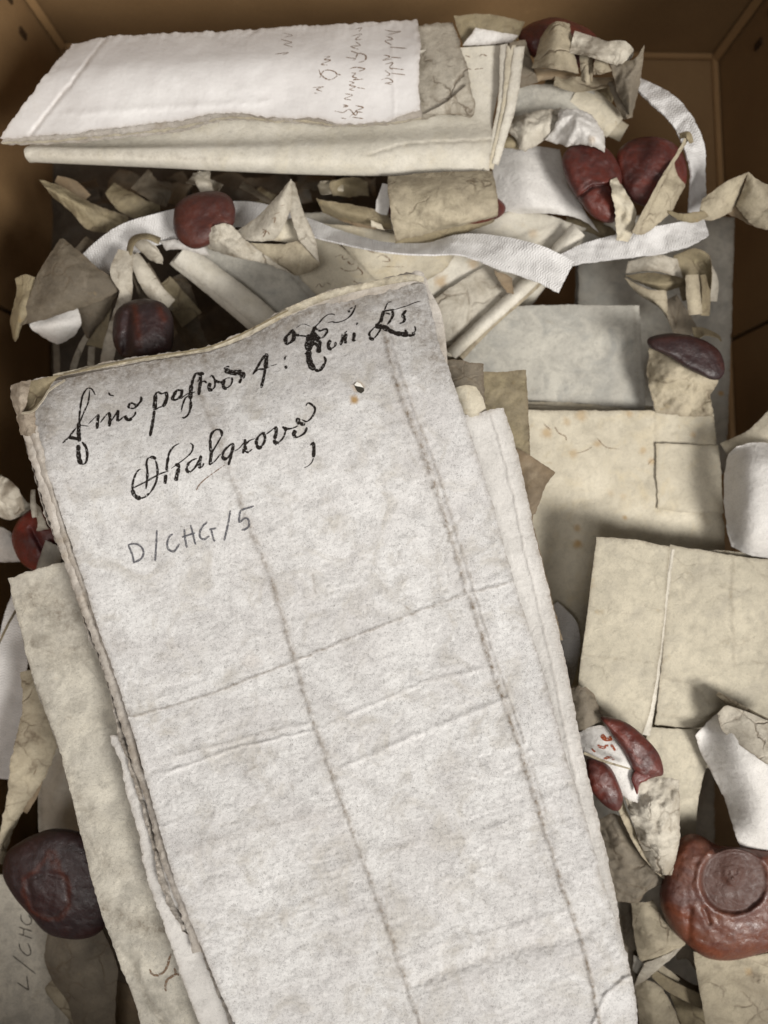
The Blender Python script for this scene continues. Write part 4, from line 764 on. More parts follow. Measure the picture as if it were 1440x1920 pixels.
t = thing('parchment_document', 'soiled yellowish document lying under the left side of the main one', 'document', (200,1480,6.5))
ld = sheet('leaf', P_LEFT, t, top=[(14,1084,9.3),(60,1070,9.4),(160,1045,9.4),(420,1000,9.4)], bottom=[(290,2080,9.6),(520,2080,9.6)], left=[(14,1084,9.3),(38,1180,9.4),(62,1270,9.4),(95,1360,9.4),(118,1430,9.4),(140,1520,9.4),(160,1600,9.4),(180,1680,9.4),(196,1730,9.4),(218,1790,9.5),(245,1860,9.5),(262,1915,9.6),(290,2080,9.6)], right=[(420,1000,9.4),(520,2080,9.6)], seed=150, wav=.07, edge=.5, ew=4, rag=1.5, sp=2.8, sides='tbl',
      creases=[([(60,1200),(105,1225),(160,1210)],26,0,.45),([(70,1120),(130,1160)],45,0,.55),([(190,1700),(240,1730),(320,1745)],20,.02,.6),([(150,1560),(200,1620),(260,1640)],18,0,.3),([(140,1480),(170,1530)],14,0,.35),([(250,1810),(280,1880),(340,1960)],6,-.06,.3)])
ink('inscription', ld, [(4.5,[(775,1155),(790,1180),(815,1188),(850,1170),(868,1140),(878,1105),(890,1075)],1),(4.5,[(862,1270),(858,1245),(868,1212),(890,1195),(912,1180),(905,1150)],1),(4,[(912,1180),(930,1186)],1)], INKB, t, T=lambda x, y: (x/2.769, 1400+y/2.769))
for i in (1,2):
    sheet('leaf', P_LEFT, t, top=[(18,1090,9.3-.12*i),(420,1000,9.4-.12*i)], bottom=[(292+3*i,2080,9.5-.12*i),(520,2080,9.5-.12*i)], left=[(20+2*i,1090,9.3-.12*i),(66,1270,9.3-.12*i),(122,1430,9.3-.12*i),(184,1680,9.3-.12*i),(265,1915,9.4-.12*i),(292+3*i,2080,9.4-.12*i)], sp=7, seed=152+i)

# ================================================================ RIGHT SIDE, LOWER
t = thing('folded_deed', 'tan deed folded double with a long open slit, right of the main document', 'document', (1270,1190,5.0))
sheet('leaf', P_BEIGE, t, top=[(1256,1022,7.3),(1320,1032,7.3),(1380,1042,7.3),(1460,1052,7.3)], bottom=[(1228,1358,7.1),(1300,1365,7.1),(1460,1372,7.1)], left=[(1256,1022,7.3),(1250,1130,7.25),(1240,1250,7.2),(1228,1358,7.1)], seed=160, wav=.05, crum=.02, cell=2.2, edge=.45, ew=4,
      creases=[([(1376,1040),(1372,1120),(1378,1250)],3,.02,.35),([(1400,1050),(1440,1090)],2,.03,.3),([(1245,1270),(1295,1285),(1330,1320)],2.4,.03,.4),([(1290,1282),(1330,1268)],2,.02,.3),([(1410,1240),(1440,1245)],2,0,.5),([(1232,1340),(1300,1348),(1345,1340)],3,-.03,.4)])
sheet('leaf', P_BEIGE, t, top=[(1212,1362,6.95),(1290,1368,6.95),(1345,1370,6.9)], bottom=[(1210,1640,6.4),(1300,1660,6.4)], right=[(1345,1370,6.9),(1310,1500,6.7),(1300,1660,6.4)], seed=161, wav=.05, edge=.35)
sheet('leaf', P_BEIGE, t, rows=[[(1118,1007,8.1),(1190,1012,8.05),(1256,1026,7.9)],[(1100,1160,8.05),(1175,1170,8.05),(1243,1180,7.9)],[(1085,1282,7.9),(1155,1310,7.9),(1222,1320,7.75)],[(1095,1360,7.5),(1150,1385,7.5),(1200,1390,7.5)]], seed=162, wav=.03, sp=2.8, edge=.55, ew=3.5, rag=.8, creases=[([(1095,1228),(1215,1244)],2.2,.02,.3)])
strip('fold_edge', P_IVORY, [(1262,1030,7.9,8,40),(1248,1130,7.8,9,30),(1234,1240,7.75,12,20),(1220,1320,7.7,18,10),(1208,1378,7.55,22,0)], t, curl=.05, seed=38, edge=.5)
for i in (1,2,3):
    sheet('leaf', P_BEIGE, t, top=[(1120,1012,7.9-.35*i),(1440,1040,7.2-.3*i)], bottom=[(1090,1290,7.6-.35*i),(1440,1360,7.1-.3*i)], sp=8, seed=163+i)
tag(sheet('paper_wrapper', P_WHITE, None, rows=[[(1380,838,7.4),(1420,830,7.6),(1480,836,7.5)],[(1362,860,6.9),(1410,870,8.0),(1480,870,8.2)],[(1358,930,6.9),(1410,935,8.2),(1480,935,8.4)],[(1362,985,6.9),(1410,1000,7.9),(1480,1000,8.1)],[(1372,1025,6.7),(1410,1042,7.1),(1480,1050,7.1)]], seed=170, wav=.03, sp=3, edge=.1, crum=.02, cell=2), 'rounded lilac-white paper bundle at the right margin', 'paper wrapper')
tag(sheet('parchment_sheet', P_CREAM, None, rows=[[(1350,832,6.4),(1400,808,6.8),(1445,765,7.2),(1490,720,7.5)],[(1362,850,6.5),(1410,835,6.9),(1460,810,7.3),(1500,790,7.5)],[(1375,870,6.3),(1420,865,6.5),(1500,860,6.8)]], seed=171, sp=3), 'cream sheet curving up behind the lilac-white bundle', 'document')
t = thing('rolled_parchment', 'greyish white loosely rolled parchment tapering down at right margin', 'rolled parchment', (1390,1470,6.0))
sheet('leaf', P_WHITE, t, rows=[[(1303,1378,7.8),(1330,1350,7.50),(1362,1322,7.50)],[(1312,1405,7.30),(1365,1375,8.30),(1410,1360,8.10)],[(1335,1450,7.30),(1390,1430,8.60),(1450,1410,8.50)],[(1362,1510,7.30),(1420,1500,8.50),(1480,1480,8.50)],[(1380,1570,7.8),(1430,1570,8.10),(1480,1560,8.30)],[(1398,1602,7.6),(1440,1615,7.50),(1480,1620,7.70)]], seed=172, wav=.05, sp=2.8, edge=.5, ew=4)
sheet('leaf', P_TAG, t, rows=[[(1345,1338,8.20),(1362,1322,8.40),(1385,1328,8.30)],[(1352,1366,8.20),(1400,1345,8.40),(1470,1372,8.40)],[(1362,1380,8.25),(1420,1420,8.90),(1480,1462,8.90)]], seed=173, sp=2.6, edge=.6, ew=3)
strip('rolled_edge', P_TAN, [(1345,1300,7.70,10,40),(1375,1322,7.90,18,20),(1410,1342,8.10,20,20),(1470,1372,8.30,20,20)], t, seed=39, edge=.5)
sheet('leaf', P_TAG, t, rows=[[(1397,1602,7.50),(1425,1590,7.70),(1480,1570,7.90)],[(1405,1612,7.50),(1430,1620,7.80),(1480,1628,7.90)]], seed=174, sp=2.6, edge=.4)

# broken red seal with its tag
t = thing('seal_with_tag', 'split dark red seal showing white parchment between its halves', 'wax seal', (1170,1440,5.5))
wsh = sheet('parchment_tag', P_WHITE, t, rows=[[(1075,1380,8.3),(1110,1362,8.6),(1150,1362,8.5)],[(1085,1420,8.5),(1140,1400,8.9),(1190,1420,8.7)],[(1110,1440,8.5),(1160,1450,8.9),(1210,1470,8.7)],[(1150,1480,8.5),(1180,1500,8.8),(1215,1510,8.6)]], seed=175, sp=2.4, crum=.03, stains=[], wav=.03)
b1 = [(1126,1345),(1150,1346),(1180,1358),(1212,1385),(1236,1415),(1244,1450),(1228,1457),(1206,1462),(1188,1446),(1172,1415),(1158,1392),(1140,1366)]
seal('wax_seal', b1, W_RED, t, z=8.8, h=.42, lump=.04, seed=22, rim=[([(1135,1352),(1170,1380),(1200,1430)],4,.5)])
b2 = [(1100,1425),(1120,1424),(1145,1440),(1162,1475),(1168,1500),(1160,1520),(1140,1515),(1118,1495),(1100,1470)]
seal('wax_seal', b2, W_RED, t, z=8.9, h=.4, lump=.05, seed=23)
strip('parchment_tag', P_TAN, [(1095,1412,9.3,5,10),(1135,1428,9.4,5,10),(1182,1442,9.3,3,10)], t, seed=40)
INKR = inkm('wax_smear', (.30,.07,.025), .40, .52, 1400)
ink('wax_smear', wsh, [(9,[(1128,1378),(1136,1386),(1148,1384)],1),(6,[(1120,1398),(1132,1402),(1140,1396)],1),(5,[(1132,1424),(1142,1420),(1152,1424)],1),(4,[(1110,1404),(1116,1410)],1),(5,[(1146,1396),(1154,1408)],1)], INKR, t)
seal('wax_seal', [(1190,1446),(1204,1446),(1220,1454),(1212,1464),(1200,1470),(1195,1490),(1188,1474),(1184,1460)], W_BRIGHT, t, z=9.0, h=.10, lump=.02, seed=27)
sheet('parchment_tag', P_TAG, t, rows=[[(1165,1480,8.6),(1200,1468,8.9),(1228,1456,8.8),(1274,1463,8.6)],[(1180,1520,8.5),(1215,1520,8.9),(1245,1512,8.9),(1274,1515,8.5)],[(1195,1570,8.3),(1225,1575,8.7),(1250,1572,8.7),(1275,1570,8.3)],[(1222,1630,7.9),(1238,1640,8.1),(1252,1640,8.1),(1262,1640,7.9)]], seed=176, crum=.12, cell=.9, sp=2.3, edge=.5, ew=3, rag=1.5)
strip('parchment_tag', P_TAN, [(1160,1500,8.2,18,30),(1176,1540,8.2,20,45),(1200,1590,8.0,16,45),(1232,1630,7.8,14,40),(1255,1652,7.6,10,30)], t, seed=41, edge=.5, curl=.05)
sheet('parchment_tag', P_DGREY, t, rows=[[(1120,1540,7.3),(1145,1525,7.6),(1168,1532,7.4)],[(1130,1600,7.4),(1165,1590,7.8),(1200,1600,7.4)],[(1145,1660,7.4),(1190,1650,7.7),(1245,1652,7.5)],[(1155,1690,7.3),(1195,1692,7.4),(1215,1665,7.5)]], seed=177, crum=.08, cell=1.0, sp=2.5, edge=.5, ew=3)
tag(sheet('parchment_scrap', P_DGREY, None, rows=[[(1060,1290,8.4),(1090,1288,8.6),(1112,1302,8.4)],[(1070,1330,8.5),(1100,1330,8.8),(1132,1345,8.3)],[(1080,1375,8.3),(1105,1372,8.5),(1128,1362,8.2)]], seed=178, crum=.06, sp=2.3, edge=.8, rag=4), 'small fuzzy grey scrap above the split red seal', 'parchment scrap')

# large brown seal lower right
t = thing('seal_with_tag', 'huge lumpy brown seal with a round portrait impression, lower right', 'wax seal', (1350,1690,5.0))
seal('wax_seal', [(1285,1566),(1312,1566),(1345,1584),(1385,1588),(1430,1590),(1480,1600),(1500,1700),(1470,1770),(1420,1790),(1370,1801),(1325,1796),(1290,1772),(1262,1745),(1243,1712),(1236,1675),(1246,1635),(1258,1596)], W_BROWN, t, z=7.4, h=.95, lump=.055, seed=25, ring=(1376,1650,62), pw=4.2, face=[(1374,1634,24,.075),(1374,1630,30,.04),(1372,1640,15,.05),(1372,1652,8,.03),(1388,1634,6,.03),(1365,1636,4,-.03),(1380,1636,4,-.03),(1374,1648,3,.03),(1352,1680,18,.05),(1396,1682,18,.05),(1375,1676,20,.05),(1408,1640,8,.03),(1344,1640,6,.025)],
     rim=[([(1290,1570),(1270,1620)],10,.8),([(1250,1700),(1290,1720),(1300,1770),(1350,1790)],10,.8)], cr=[([(1292,1705),(1290,1760)], 7, .10),([(1320,1705),(1330,1730)],5,.1)])
sheet('parchment_tag', P_TAN, t, rows=[[(1300,1785,6.9),(1380,1790,7.0),(1480,1790,7.0)],[(1312,1860,7.0),(1390,1860,7.1),(1480,1860,7.1)],[(1328,1950,7.0),(1400,1950,7.1),(1480,1950,7.1)]], seed=180, wav=.05, sp=2.8, edge=.3, stains=[(1404,1822,10,.35)])
sheet('parchment_tag', P_TAN, t, rows=[[(1396,1795,7.2),(1480,1780,7.3)],[(1440,1815,7.2),(1490,1812,7.2)]], seed=181, sp=2.6)
t = thing('parchment_tag', 'folded tan tag hanging between the main document and brown seal', 'parchment tag', (1225,1790,4.5))
sheet('fold', P_TAN, t, rows=[[(1182,1690,7.0),(1205,1692,7.2),(1225,1688,7.0)],[(1188,1740,7.1),(1215,1738,7.4),(1245,1725,7.1)],[(1196,1790,7.1),(1235,1778,7.5),(1284,1766,7.1)],[(1205,1805,6.9),(1240,1795,7.1),(1276,1778,6.9)]], seed=182, crum=.05, sp=2.3, edge=.4)
sheet('fold', P_TAG, t, rows=[[(1208,1806,7.0),(1245,1792,7.2),(1284,1768,7.1)],[(1196,1830,6.8),(1225,1820,6.9),(1262,1795,6.8)],[(1190,1850,6.4),(1208,1840,6.5),(1236,1816,6.4)]], seed=183, crum=.04, sp=2.3, edge=.45)
sheet('fold', P_GREY, t, rows=[[(1188,1790,6.7),(1206,1800,6.8)],[(1186,1820,6.6),(1198,1830,6.6)]], seed=184, sp=2.2)
strip('fold', P_OLIVE, [(1225,1825,6.6,16,20),(1255,1848,6.6,24,20),(1290,1866,6.4,26,20),(1330,1885,6.2,26,20)], t, seed=42, edge=.4)
strip('fold', P_TAN, [(1235,1812,6.4,14,20),(1255,1828,6.3,16,20),(1272,1840,6.2,12,20)], t, seed=43)
sheet('fold', P_TAN, t, rows=[[(1192,1845,6.3),(1215,1838,6.5),(1240,1850,6.3)],[(1196,1890,6.3),(1225,1890,6.6),(1262,1888,6.2)],[(1205,1960,6.2),(1240,1960,6.4),(1290,1960,6.1)]], seed=185, crum=.10, sp=2.4, edge=.4)
sheet('fold', P_OLIVE, t, rows=[[(1255,1860,5.9),(1290,1880,5.9),(1335,1890,5.8)],[(1280,1930,5.6),(1310,1945,5.6),(1340,1960,5.5)]], seed=186, crum=.08, sp=2.6, edge=.4)
strip('fold', P_DGREY, [(1172,1660,6.6,30,10),(1178,1740,6.5,32,10),(1184,1830,6.4,26,10),(1190,1900,6.2,20,10)], t, seed=44)
tag(sheet('parchment_scrap', P_DGREY, None, rows=[[(1262,1770,5.6),(1290,1760,5.6),(1310,1800,5.4)],[(1270,1800,5.3),(1290,1800,5.2),(1312,1830,5.2)]], seed=187, sp=2.6), 'grey chip in the dark gap below the brown seal', 'parchment scrap')

# ================================================================ THE MAIN DOCUMENT
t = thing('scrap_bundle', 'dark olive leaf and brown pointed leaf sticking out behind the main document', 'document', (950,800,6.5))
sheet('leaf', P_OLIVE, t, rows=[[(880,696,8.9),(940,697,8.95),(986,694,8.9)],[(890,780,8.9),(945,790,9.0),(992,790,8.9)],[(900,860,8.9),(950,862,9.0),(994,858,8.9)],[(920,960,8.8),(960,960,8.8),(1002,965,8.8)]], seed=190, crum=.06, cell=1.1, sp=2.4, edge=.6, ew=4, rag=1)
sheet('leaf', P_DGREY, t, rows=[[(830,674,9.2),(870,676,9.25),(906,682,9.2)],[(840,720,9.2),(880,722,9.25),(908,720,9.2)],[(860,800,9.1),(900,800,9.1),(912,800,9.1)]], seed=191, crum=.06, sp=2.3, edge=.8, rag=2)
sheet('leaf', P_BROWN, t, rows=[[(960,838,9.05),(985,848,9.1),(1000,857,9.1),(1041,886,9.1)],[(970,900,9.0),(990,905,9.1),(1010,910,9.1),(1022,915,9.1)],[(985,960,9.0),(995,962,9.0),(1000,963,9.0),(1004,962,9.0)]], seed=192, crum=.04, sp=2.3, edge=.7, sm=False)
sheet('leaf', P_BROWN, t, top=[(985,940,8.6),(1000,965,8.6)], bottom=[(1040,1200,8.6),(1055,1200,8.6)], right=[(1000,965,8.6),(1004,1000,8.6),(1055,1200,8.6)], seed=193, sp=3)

md = thing('parchment_document', 'large white folded parchment with old black writing, the nearest and biggest one', 'document', (600,1300,8.5))
ZM = 11.0
# under leaf on the right
rgt2 = [(944,764,10.6),(960,812,10.6),(985,912,10.6),(1006,1015,10.6),(1028,1100,10.6),(1062,1250,10.6),(1089,1390,10.6),(1124,1543,10.6),(1155,1686,10.6),(1172,1800,10.6),(1200,2080,10.6)]
sheet('leaf', P_WHITE, md, top=[(820,790,10.5),(870,780,10.55),(944,764,10.6)], bottom=[(900,2080,10.5),(1200,2080,10.6)], left=[(820,790,10.5),(900,2080,10.5)], right=rgt2, z=10.6, seed=200, wav=.03, edge=.55, ew=8, sides='tr', rag=1.6, sp=2.8,
      creases=[([(x-22, y+18) for x, y, _ in rgt2], 3, .03, .18)])
sheet('leaf', P_CREAM, md, rows=[[(850,728,10.45),(870,722,10.6),(893,725,10.55)],[(858,750,10.45),(880,748,10.65),(905,745,10.5)],[(866,785,10.45),(890,780,10.6),(914,772,10.45)]], seed=201, sp=2.2, edge=.4, rag=1.5)
sheet('leaf', P_EDGE, md, top=[(820,800,10.2),(940,775,10.2)], bottom=[(900,2080,10.2),(1196,2080,10.2)], right=[(940,775,10.2),(1000,1015,10.2),(1056,1250,10.2),(1118,1543,10.2),(1168,1800,10.2),(1196,2080,10.2)], sp=6, seed=202)
# under leaves on the left: clean white one and the worn brown folded edge
wl = [(205,1380,10.3),(228,1440,10.35),(240,1500,10.35),(262,1570,10.35),(272,1640,10.35),(292,1690,10.35),(315,1760,10.35),(340,1830,10.35),(358,1880,10.35),(375,1930,10.35),(410,2080,10.35)]
sheet('leaf', P_WHITE, md, top=[(205,1380,10.3),(420,1340,10.35)], bottom=[(410,2080,10.35),(700,2080,10.35)], left=wl, right=[(420,1340,10.35),(700,2080,10.35)], seed=203, wav=.06, edge=.5, ew=4, rag=2.4, sides='tl', sp=2.8)
el = [(24,722,10.2),(36,775,10.3),(48,830,10.45),(62,880,10.5),(84,960,10.55),(112,1030,10.55),(140,1085,10.55),(150,1130,10.55),(165,1190,10.55),(192,1250,10.55),(212,1320,10.55),(222,1380,10.55),(240,1430,10.55),(262,1500,10.55),(284,1580,10.55),(296,1640,10.55),(318,1700,10.55),(345,1745,10.55),(378,1785,10.55),(395,1830,10.5),(420,1890,10.45),(440,1960,10.4),(480,2080,10.3)]
sheet('leaf', P_FOLD, md, top=[(24,722,10.2),(60,712,9.15),(120,700,9.10),(180,683,9.10),(260,668,9.10),(330,659,9.10),(400,645,9.15),(470,615,9.20),(540,577,9.20),(620,545,9.20),(700,524,9.30),(760,513,9.30),(790,512,9.30),(799,524,9.30)], bottom=[(480,2080,10.3),(700,2080,10.3)], left=el, right=[(799,524,10.1),(840,700,10.4),(840,1500,10.4),(700,2080,10.3)], seed=204, wav=.05, crum=.02, cell=.9, edge=.45, ew=4, rag=3.0, sp=2.6, sides='tl',
      creases=[([(x+15, y) for x, y, _ in el], 3, -.03, .25)])
roll = [(52,800,10.75,32,0),(72,870,10.85,34,0),(98,950,10.85,36,0),(128,1040,10.85,36,0),(160,1130,10.85,32,0),(190,1210,10.85,34,0),(222,1300,10.8,34,0),(245,1370,10.8,30,0),(262,1430,10.8,38,0),(288,1510,10.8,38,0),(308,1590,10.8,40,0),(330,1660,10.75,40,0),(358,1730,10.75,30,0),(378,1785,10.7,14,0)]
for k_, (off, wd_, dz_, mt_) in enumerate(((-3, 24, -.10, P_FOLD), (9, 15, .0, P_FOLD))):
    rr_ = random.Random(60+k_)
    strip('worn_fold', mt_, [(x+off+rr_.uniform(-3,3), y, z_+dz_+rr_.uniform(-.03,.03), wd_*rr_.uniform(.7,1.2), 0) for x, y, z_, w_, a_ in roll], md, curl=.08, seed=50+k_, edge=.35, rag=1.8, thick=.018, crum=.02, cell=.9, wav=.04, sp=2.0)
# front leaf
fl = [(96,716,9.45),(72,752,9.9),(62,790,10.25),(78,850,10.68),(104,930,10.95),(140,1040,11.02),(172,1140,11.02),(206,1240,11.02),(240,1340,11.0),(262,1420,11.0),(290,1520,11.0),(318,1620,11.0),(350,1710,11.0),(380,1780,11.0),(408,1850,11.0),(436,1915,11.0),(490,2080,11.0)]
fr = [(797,532,9.45),(806,570,9.8),(824,645,10.4),(851,720,10.8),(894,850,11.0),(930,965,11.0),(966,1098,11.0),(1017,1253,11.0),(1056,1400,11.0),(1099,1540,11.0),(1134,1662,11.0),(1159,1738,11.0),(1183,1822,11.0),(1195,1913,11.0),(1210,2080,11.0)]
cA = [(375,735),(400,800),(430,880),(465,980),(510,1090),(552,1240),(590,1360),(650,1530),(720,1720),(760,1840),(800,1950)]
cB = [(718,610),(728,660),(745,720),(765,780),(790,840),(810,895),(830,960),(870,1090),(905,1200),(925,1260),(970,1390),(1010,1520),(1050,1650),(1095,1780),(1115,1870),(1130,1950)]
cA0 = [(372,715)]+cA
cr = [(cA0, 3.2, .03, 0), (cA0[:6], 7, 0, .62), (cA0[:4], 20, 0, .30), (cA0[5:9], 6, 0, .85), (cA0[4:9], 13, 0, .22), (cA0[7:], 7, 0, .8), (cA0[7:], 14, 0, .32),
      (cB, 3.4, .034, 0), ([(x+15, y+3) for x, y in cB[:11]], 2.4, .03, .0), (cB[:7], 7.5, 0, .92), ([(x+16, y+4) for x, y in cB[:8]], 4, 0, .60), (cB[:8], 20, 0, .30), (cB[5:12], 6.5, 0, .92), ([(x+13, y) for x, y in cB[5:12]], 3.5, 0, .5), (cB[6:], 15, 0, .26), (cB[11:], 5.5, 0, 1.0), ([(720,560),(722,610),(740,680)], 14, 0, .5),
      ([(225,1350),(320,1325),(400,1300),(470,1272),(552,1240),(640,1203),(700,1180),(780,1148),(870,1115),(965,1090)], 2.6, .02, .72),
      ([(300,1425),(400,1400),(520,1370),(600,1352)], 5, .02, .14), ([(600,1365),(700,1320),(800,1278),(920,1250)], 4, .024, .14),
      ([(310,1450),(450,1400),(590,1370)],3,.03,.12), ([(340,1600),(450,1560),(640,1520)], 12, .015, .26), ([(640,1440),(800,1370),(950,1310)], 6, .03, .06), ([(560,1660),(700,1600),(980,1540)],12,.012,.12), ([(750,1800),(860,1760),(960,1740),(1080,1700)], 6, .018, .10), ([(770,1850),(900,1800),(1100,1750)], 16, -.05, .18),
      ([(1110,1920),(1140,1860),(1180,1830)], 4, .05, .25),
      ([(690,580),(745,575),(830,600)], 8, .03, .30), ([(560,575),(640,556),(720,545)], 5, -.03, .8), ([(730,540),(780,560),(815,620)], 26, 0, .38), ([(98,730),(84,770),(90,820)], 24, 0, .55), ([(150,790),(115,860),(150,960)], 16, 0, .22), ([(200,880),(300,860)], 40, 0, .12), ([(90,720),(260,690),(400,665),(470,640),(560,590),(700,552),(790,545)], 28, 0, .70), ([(110,740),(260,705),(400,680),(560,610),(700,570),(790,560)], 64, 0, .38), ([(770,560),(822,690)], 38, 0, .62),
      ([(100,790),(140,720),(400,660)], 14, 0, .14), ([(150,1010),(130,1000)],14,0,.2), ([(205,1185),(220,1215)],14,0,.35), ([(340,840),(390,740),(420,800)],22,0,.22), ([(460,1450),(490,1430)],3,.0,.5), ([(545,1470),(550,1480)],3,0,.5), ([(588,1076),(590,1112)],2,0,.5),([(758,1134),(768,1143)],2.2,0,.8),([(1097,1780),(1098,1800)],4,0,.8)]
P_f = sheet('front_leaf', P_MAIN, md, top=[(96,716,9.45),(180,697,9.30),(260,682,9.25),(330,670,9.25),(400,658,9.25),(470,630,9.25),(540,592,9.25),(620,562,9.25),(700,545,9.30),(760,535,9.35),(797,532,9.45)], bottom=[(490,2080,11.0),(1210,2080,11.0)], left=fl, right=fr, z=ZM, seed=210, wav=.045, wl=4, fine=.006, wrk=.009, edge=.5, ew=6, rag=1.5, sp=2.15, thick=.05, creases=cr,
      bulge=[(.45,.35,.5,.25,.07),(.5,.75,.4,.12,-.05)], stains=[(664,750,11,.9),(672,725,13,.55),(470,1240,24,.08)])
# the top edge rises steeply to the writing: cream upper lip and the small open pocket at the corner
strip('top_lip', P_CREAM, [(100,705,9.80,7,10),(180,688,9.70,8,10),(260,674,9.65,8,10),(330,664,9.63,7,10),(400,651,9.65,8,10),(470,622,9.67,10,10),(540,584,9.70,14,10),(620,552,9.75,15,10),(700,533,9.75,12,10),(765,521,9.75,14,10),(795,524,9.70,10,10)], md, seed=51, edge=.5, rag=2, crum=.03, cell=.4)
strip('top_lip', P_OLIVE, [(120,702,9.87,3,0),(260,672,9.75,3,0),(400,648,9.75,3,0),(540,582,9.80,3,0)], md, seed=52, edge=.3, nw=4)
sheet('corner_pocket', P_EDGE, md, rows=[[(20,722,10.9),(38,716,11.1),(58,712,10.9)],[(20,745,10.95),(36,745,11.25),(52,748,11.1)],[(32,778,10.95),(40,775,11.1),(46,768,10.9)]], seed=211, sp=2, crum=.03, cell=.4, edge=.3, rag=1.5)
sheet('corner_pocket', P_OLIVE, md, rows=[[(56,714,10.5),(90,706,10.5),(125,700,10.5)],[(52,745,10.4),(72,735,10.35),(100,715,10.4)],[(44,772,10.6),(64,770,10.6),(82,745,10.55)]], seed=212, sp=2, edge=.4)
strip('corner_pocket', P_CREAM, [(40,775,11.1,5,30),(62,770,11.25,4,40),(80,750,11.3,4,40),(92,732,11.2,4,30),(122,712,10.9,4,20)], md, seed=53, edge=.2, nw=4)
sheet('corner_pocket', P_EDGE, md, rows=[[(30,775,10.9),(48,772,11.0),(66,772,10.95)],[(34,790,10.85),(50,792,11.05),(66,790,10.95)],[(40,815,10.8),(54,818,10.95),(66,812,10.9)]], seed=213, sp=2, crum=.04, cell=.35, edge=.6, rag=2.5)

# wormhole on the front leaf: dark patch painted as shade, pale sliver as light
def blob(name, cx, cy, pts, mat, lift):
    st = []
    P, q = SURF[P_f.name]; bvh = BVHTree.FromPolygons([tuple(v) for v in P.tolist()], q.tolist()); V = []
    for x, y in [(cx, cy)]+pts:
        d = Vector(((x-720)/FP, (960-y)/FP, -1)).normalized(); h = bvh.ray_cast(Vector((0,0,CAMH)), d)[0]
        V.append(tuple(h-d*lift*.01))
    n = len(pts); F = [(0, i+1, (i+1) % n+1) for i in range(n)]
    return mesh_obj(name, V, F, mat, md, smooth=False)
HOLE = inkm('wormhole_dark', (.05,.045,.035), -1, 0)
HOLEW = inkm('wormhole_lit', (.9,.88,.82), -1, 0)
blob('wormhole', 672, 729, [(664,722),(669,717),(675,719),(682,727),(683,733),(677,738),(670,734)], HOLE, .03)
blob('wormhole_light', 671, 722, [(664,722),(669,716),(676,719),(682,727),(675,725),(669,724)], HOLEW, .045)

# writing
def TZ(ox, oy, s): return lambda x, y: (ox+x/s, oy+y/s)
ink('inscription', P_f, [
 (2.4,[(330,290),(300,240),(265,230),(240,252),(215,300),(200,370),(190,450),(182,540)]),(5.8,[(182,540),(180,620),(185,710)],1),(2.2,[(280,250),(272,320),(262,370),(235,430),(205,500),(185,560)]),(6.5,[(178,740),(178,800),(185,870),(205,915)],1),(3.2,[(205,918),(240,905),(255,860),(255,800),(240,750),(210,715)]),
 (2.6,[(35,725),(90,672),(130,620),(160,585)]),(5,[(90,672),(140,680),(185,690)],1),(1.2,[(200,565),(270,572)]),
 (1.5,[(270,550),(320,500),(355,465)]),(4.4,[(358,465),(352,520),(345,595)],1),(2.2,[(375,540),(420,480),(455,445)]),(4.6,[(455,445),(462,500),(455,575)],1),(2.2,[(470,530),(510,470),(535,430)]),(4.4,[(535,425),(532,480),(530,530)],1),(2.4,[(535,530),(570,500),(600,478)]),(5,[(600,475),(610,505),(635,515),(660,500)],1),(2.4,[(655,500),(685,470),(692,440)]),
 (4,[(640,410),(628,395),(645,368),(675,365)]),(3,[(640,412),(680,410),(695,385),(665,365)]),(3.4,[(695,405),(720,370),(742,340),(742,305)]),(2.6,[(450,268),(462,290),(500,298)]),
 (6,[(872,290),(868,350),(862,425)],1),(4.2,[(862,430),(848,530),(835,600),(822,662)],1),(3,[(865,300),(890,265),(930,280),(965,262)]),(5,[(965,262),(975,310),(955,370),(935,395)],1),(3,[(935,395),(900,405),(870,425)]),
 (4.4,[(1105,250),(1065,250),(1040,290),(1025,325),(1050,335),(1080,320),(1108,285)]),(4.2,[(1112,240),(1105,290),(1098,325)],1),(2,[(1098,325),(1130,300),(1160,280),(1215,262)]),
 (3.6,[(1280,125),(1262,97),(1235,100),(1210,150),(1195,210)]),(6,[(1195,200),(1188,260),(1185,330)],1),(3.4,[(1188,330),(1188,400),(1170,460),(1130,498),(1115,490)]),(2.4,[(1105,440),(1108,410),(1120,370),(1140,320),(1180,290),(1230,260)]),(4,[(1280,110),(1272,150),(1250,170)])], INK, md, T=TZ(110,680,4.8), k=1.38)
ink('inscription', P_f, [
 (4.6,[(25,385),(30,440),(22,510),(12,580)],1),(3,[(30,470),(60,455),(85,470)]),(3.4,[(0,400),(30,380),(60,395)]),(5,[(118,470),(105,505),(110,535),(135,530)],1),(2.4,[(135,530),(158,500),(155,440),(130,405),(110,420)]),(4,[(150,445),(190,462),(225,465)],1),(2,[(225,462),(260,430),(300,425)]),
 (5,[(245,440),(232,480),(240,515),(265,518)],1),(2.6,[(265,518),(300,490),(315,450),(310,420)]),(3,[(240,345),(262,325),(290,325)]),(7.5,[(245,352),(300,375),(350,378),(405,375)],1),(8,[(400,375),(408,400),(398,430)],1),(3.5,[(398,430),(385,455),(378,475)]),
 (3.6,[(620,205),(585,255),(545,320),(500,395)]),(6,[(622,205),(620,280),(612,340)],1),(4,[(612,340),(598,420),(575,515)],1),(3.6,[(500,385),(550,350),(600,345),(650,325)]),(1.6,[(660,318),(690,310),(718,300)]),(2.4,[(802,228),(790,240),(788,262)]),(4.5,[(795,315),(798,330),(788,338)],1)], INK, md, T=TZ(370,620,4.8), k=1.38)
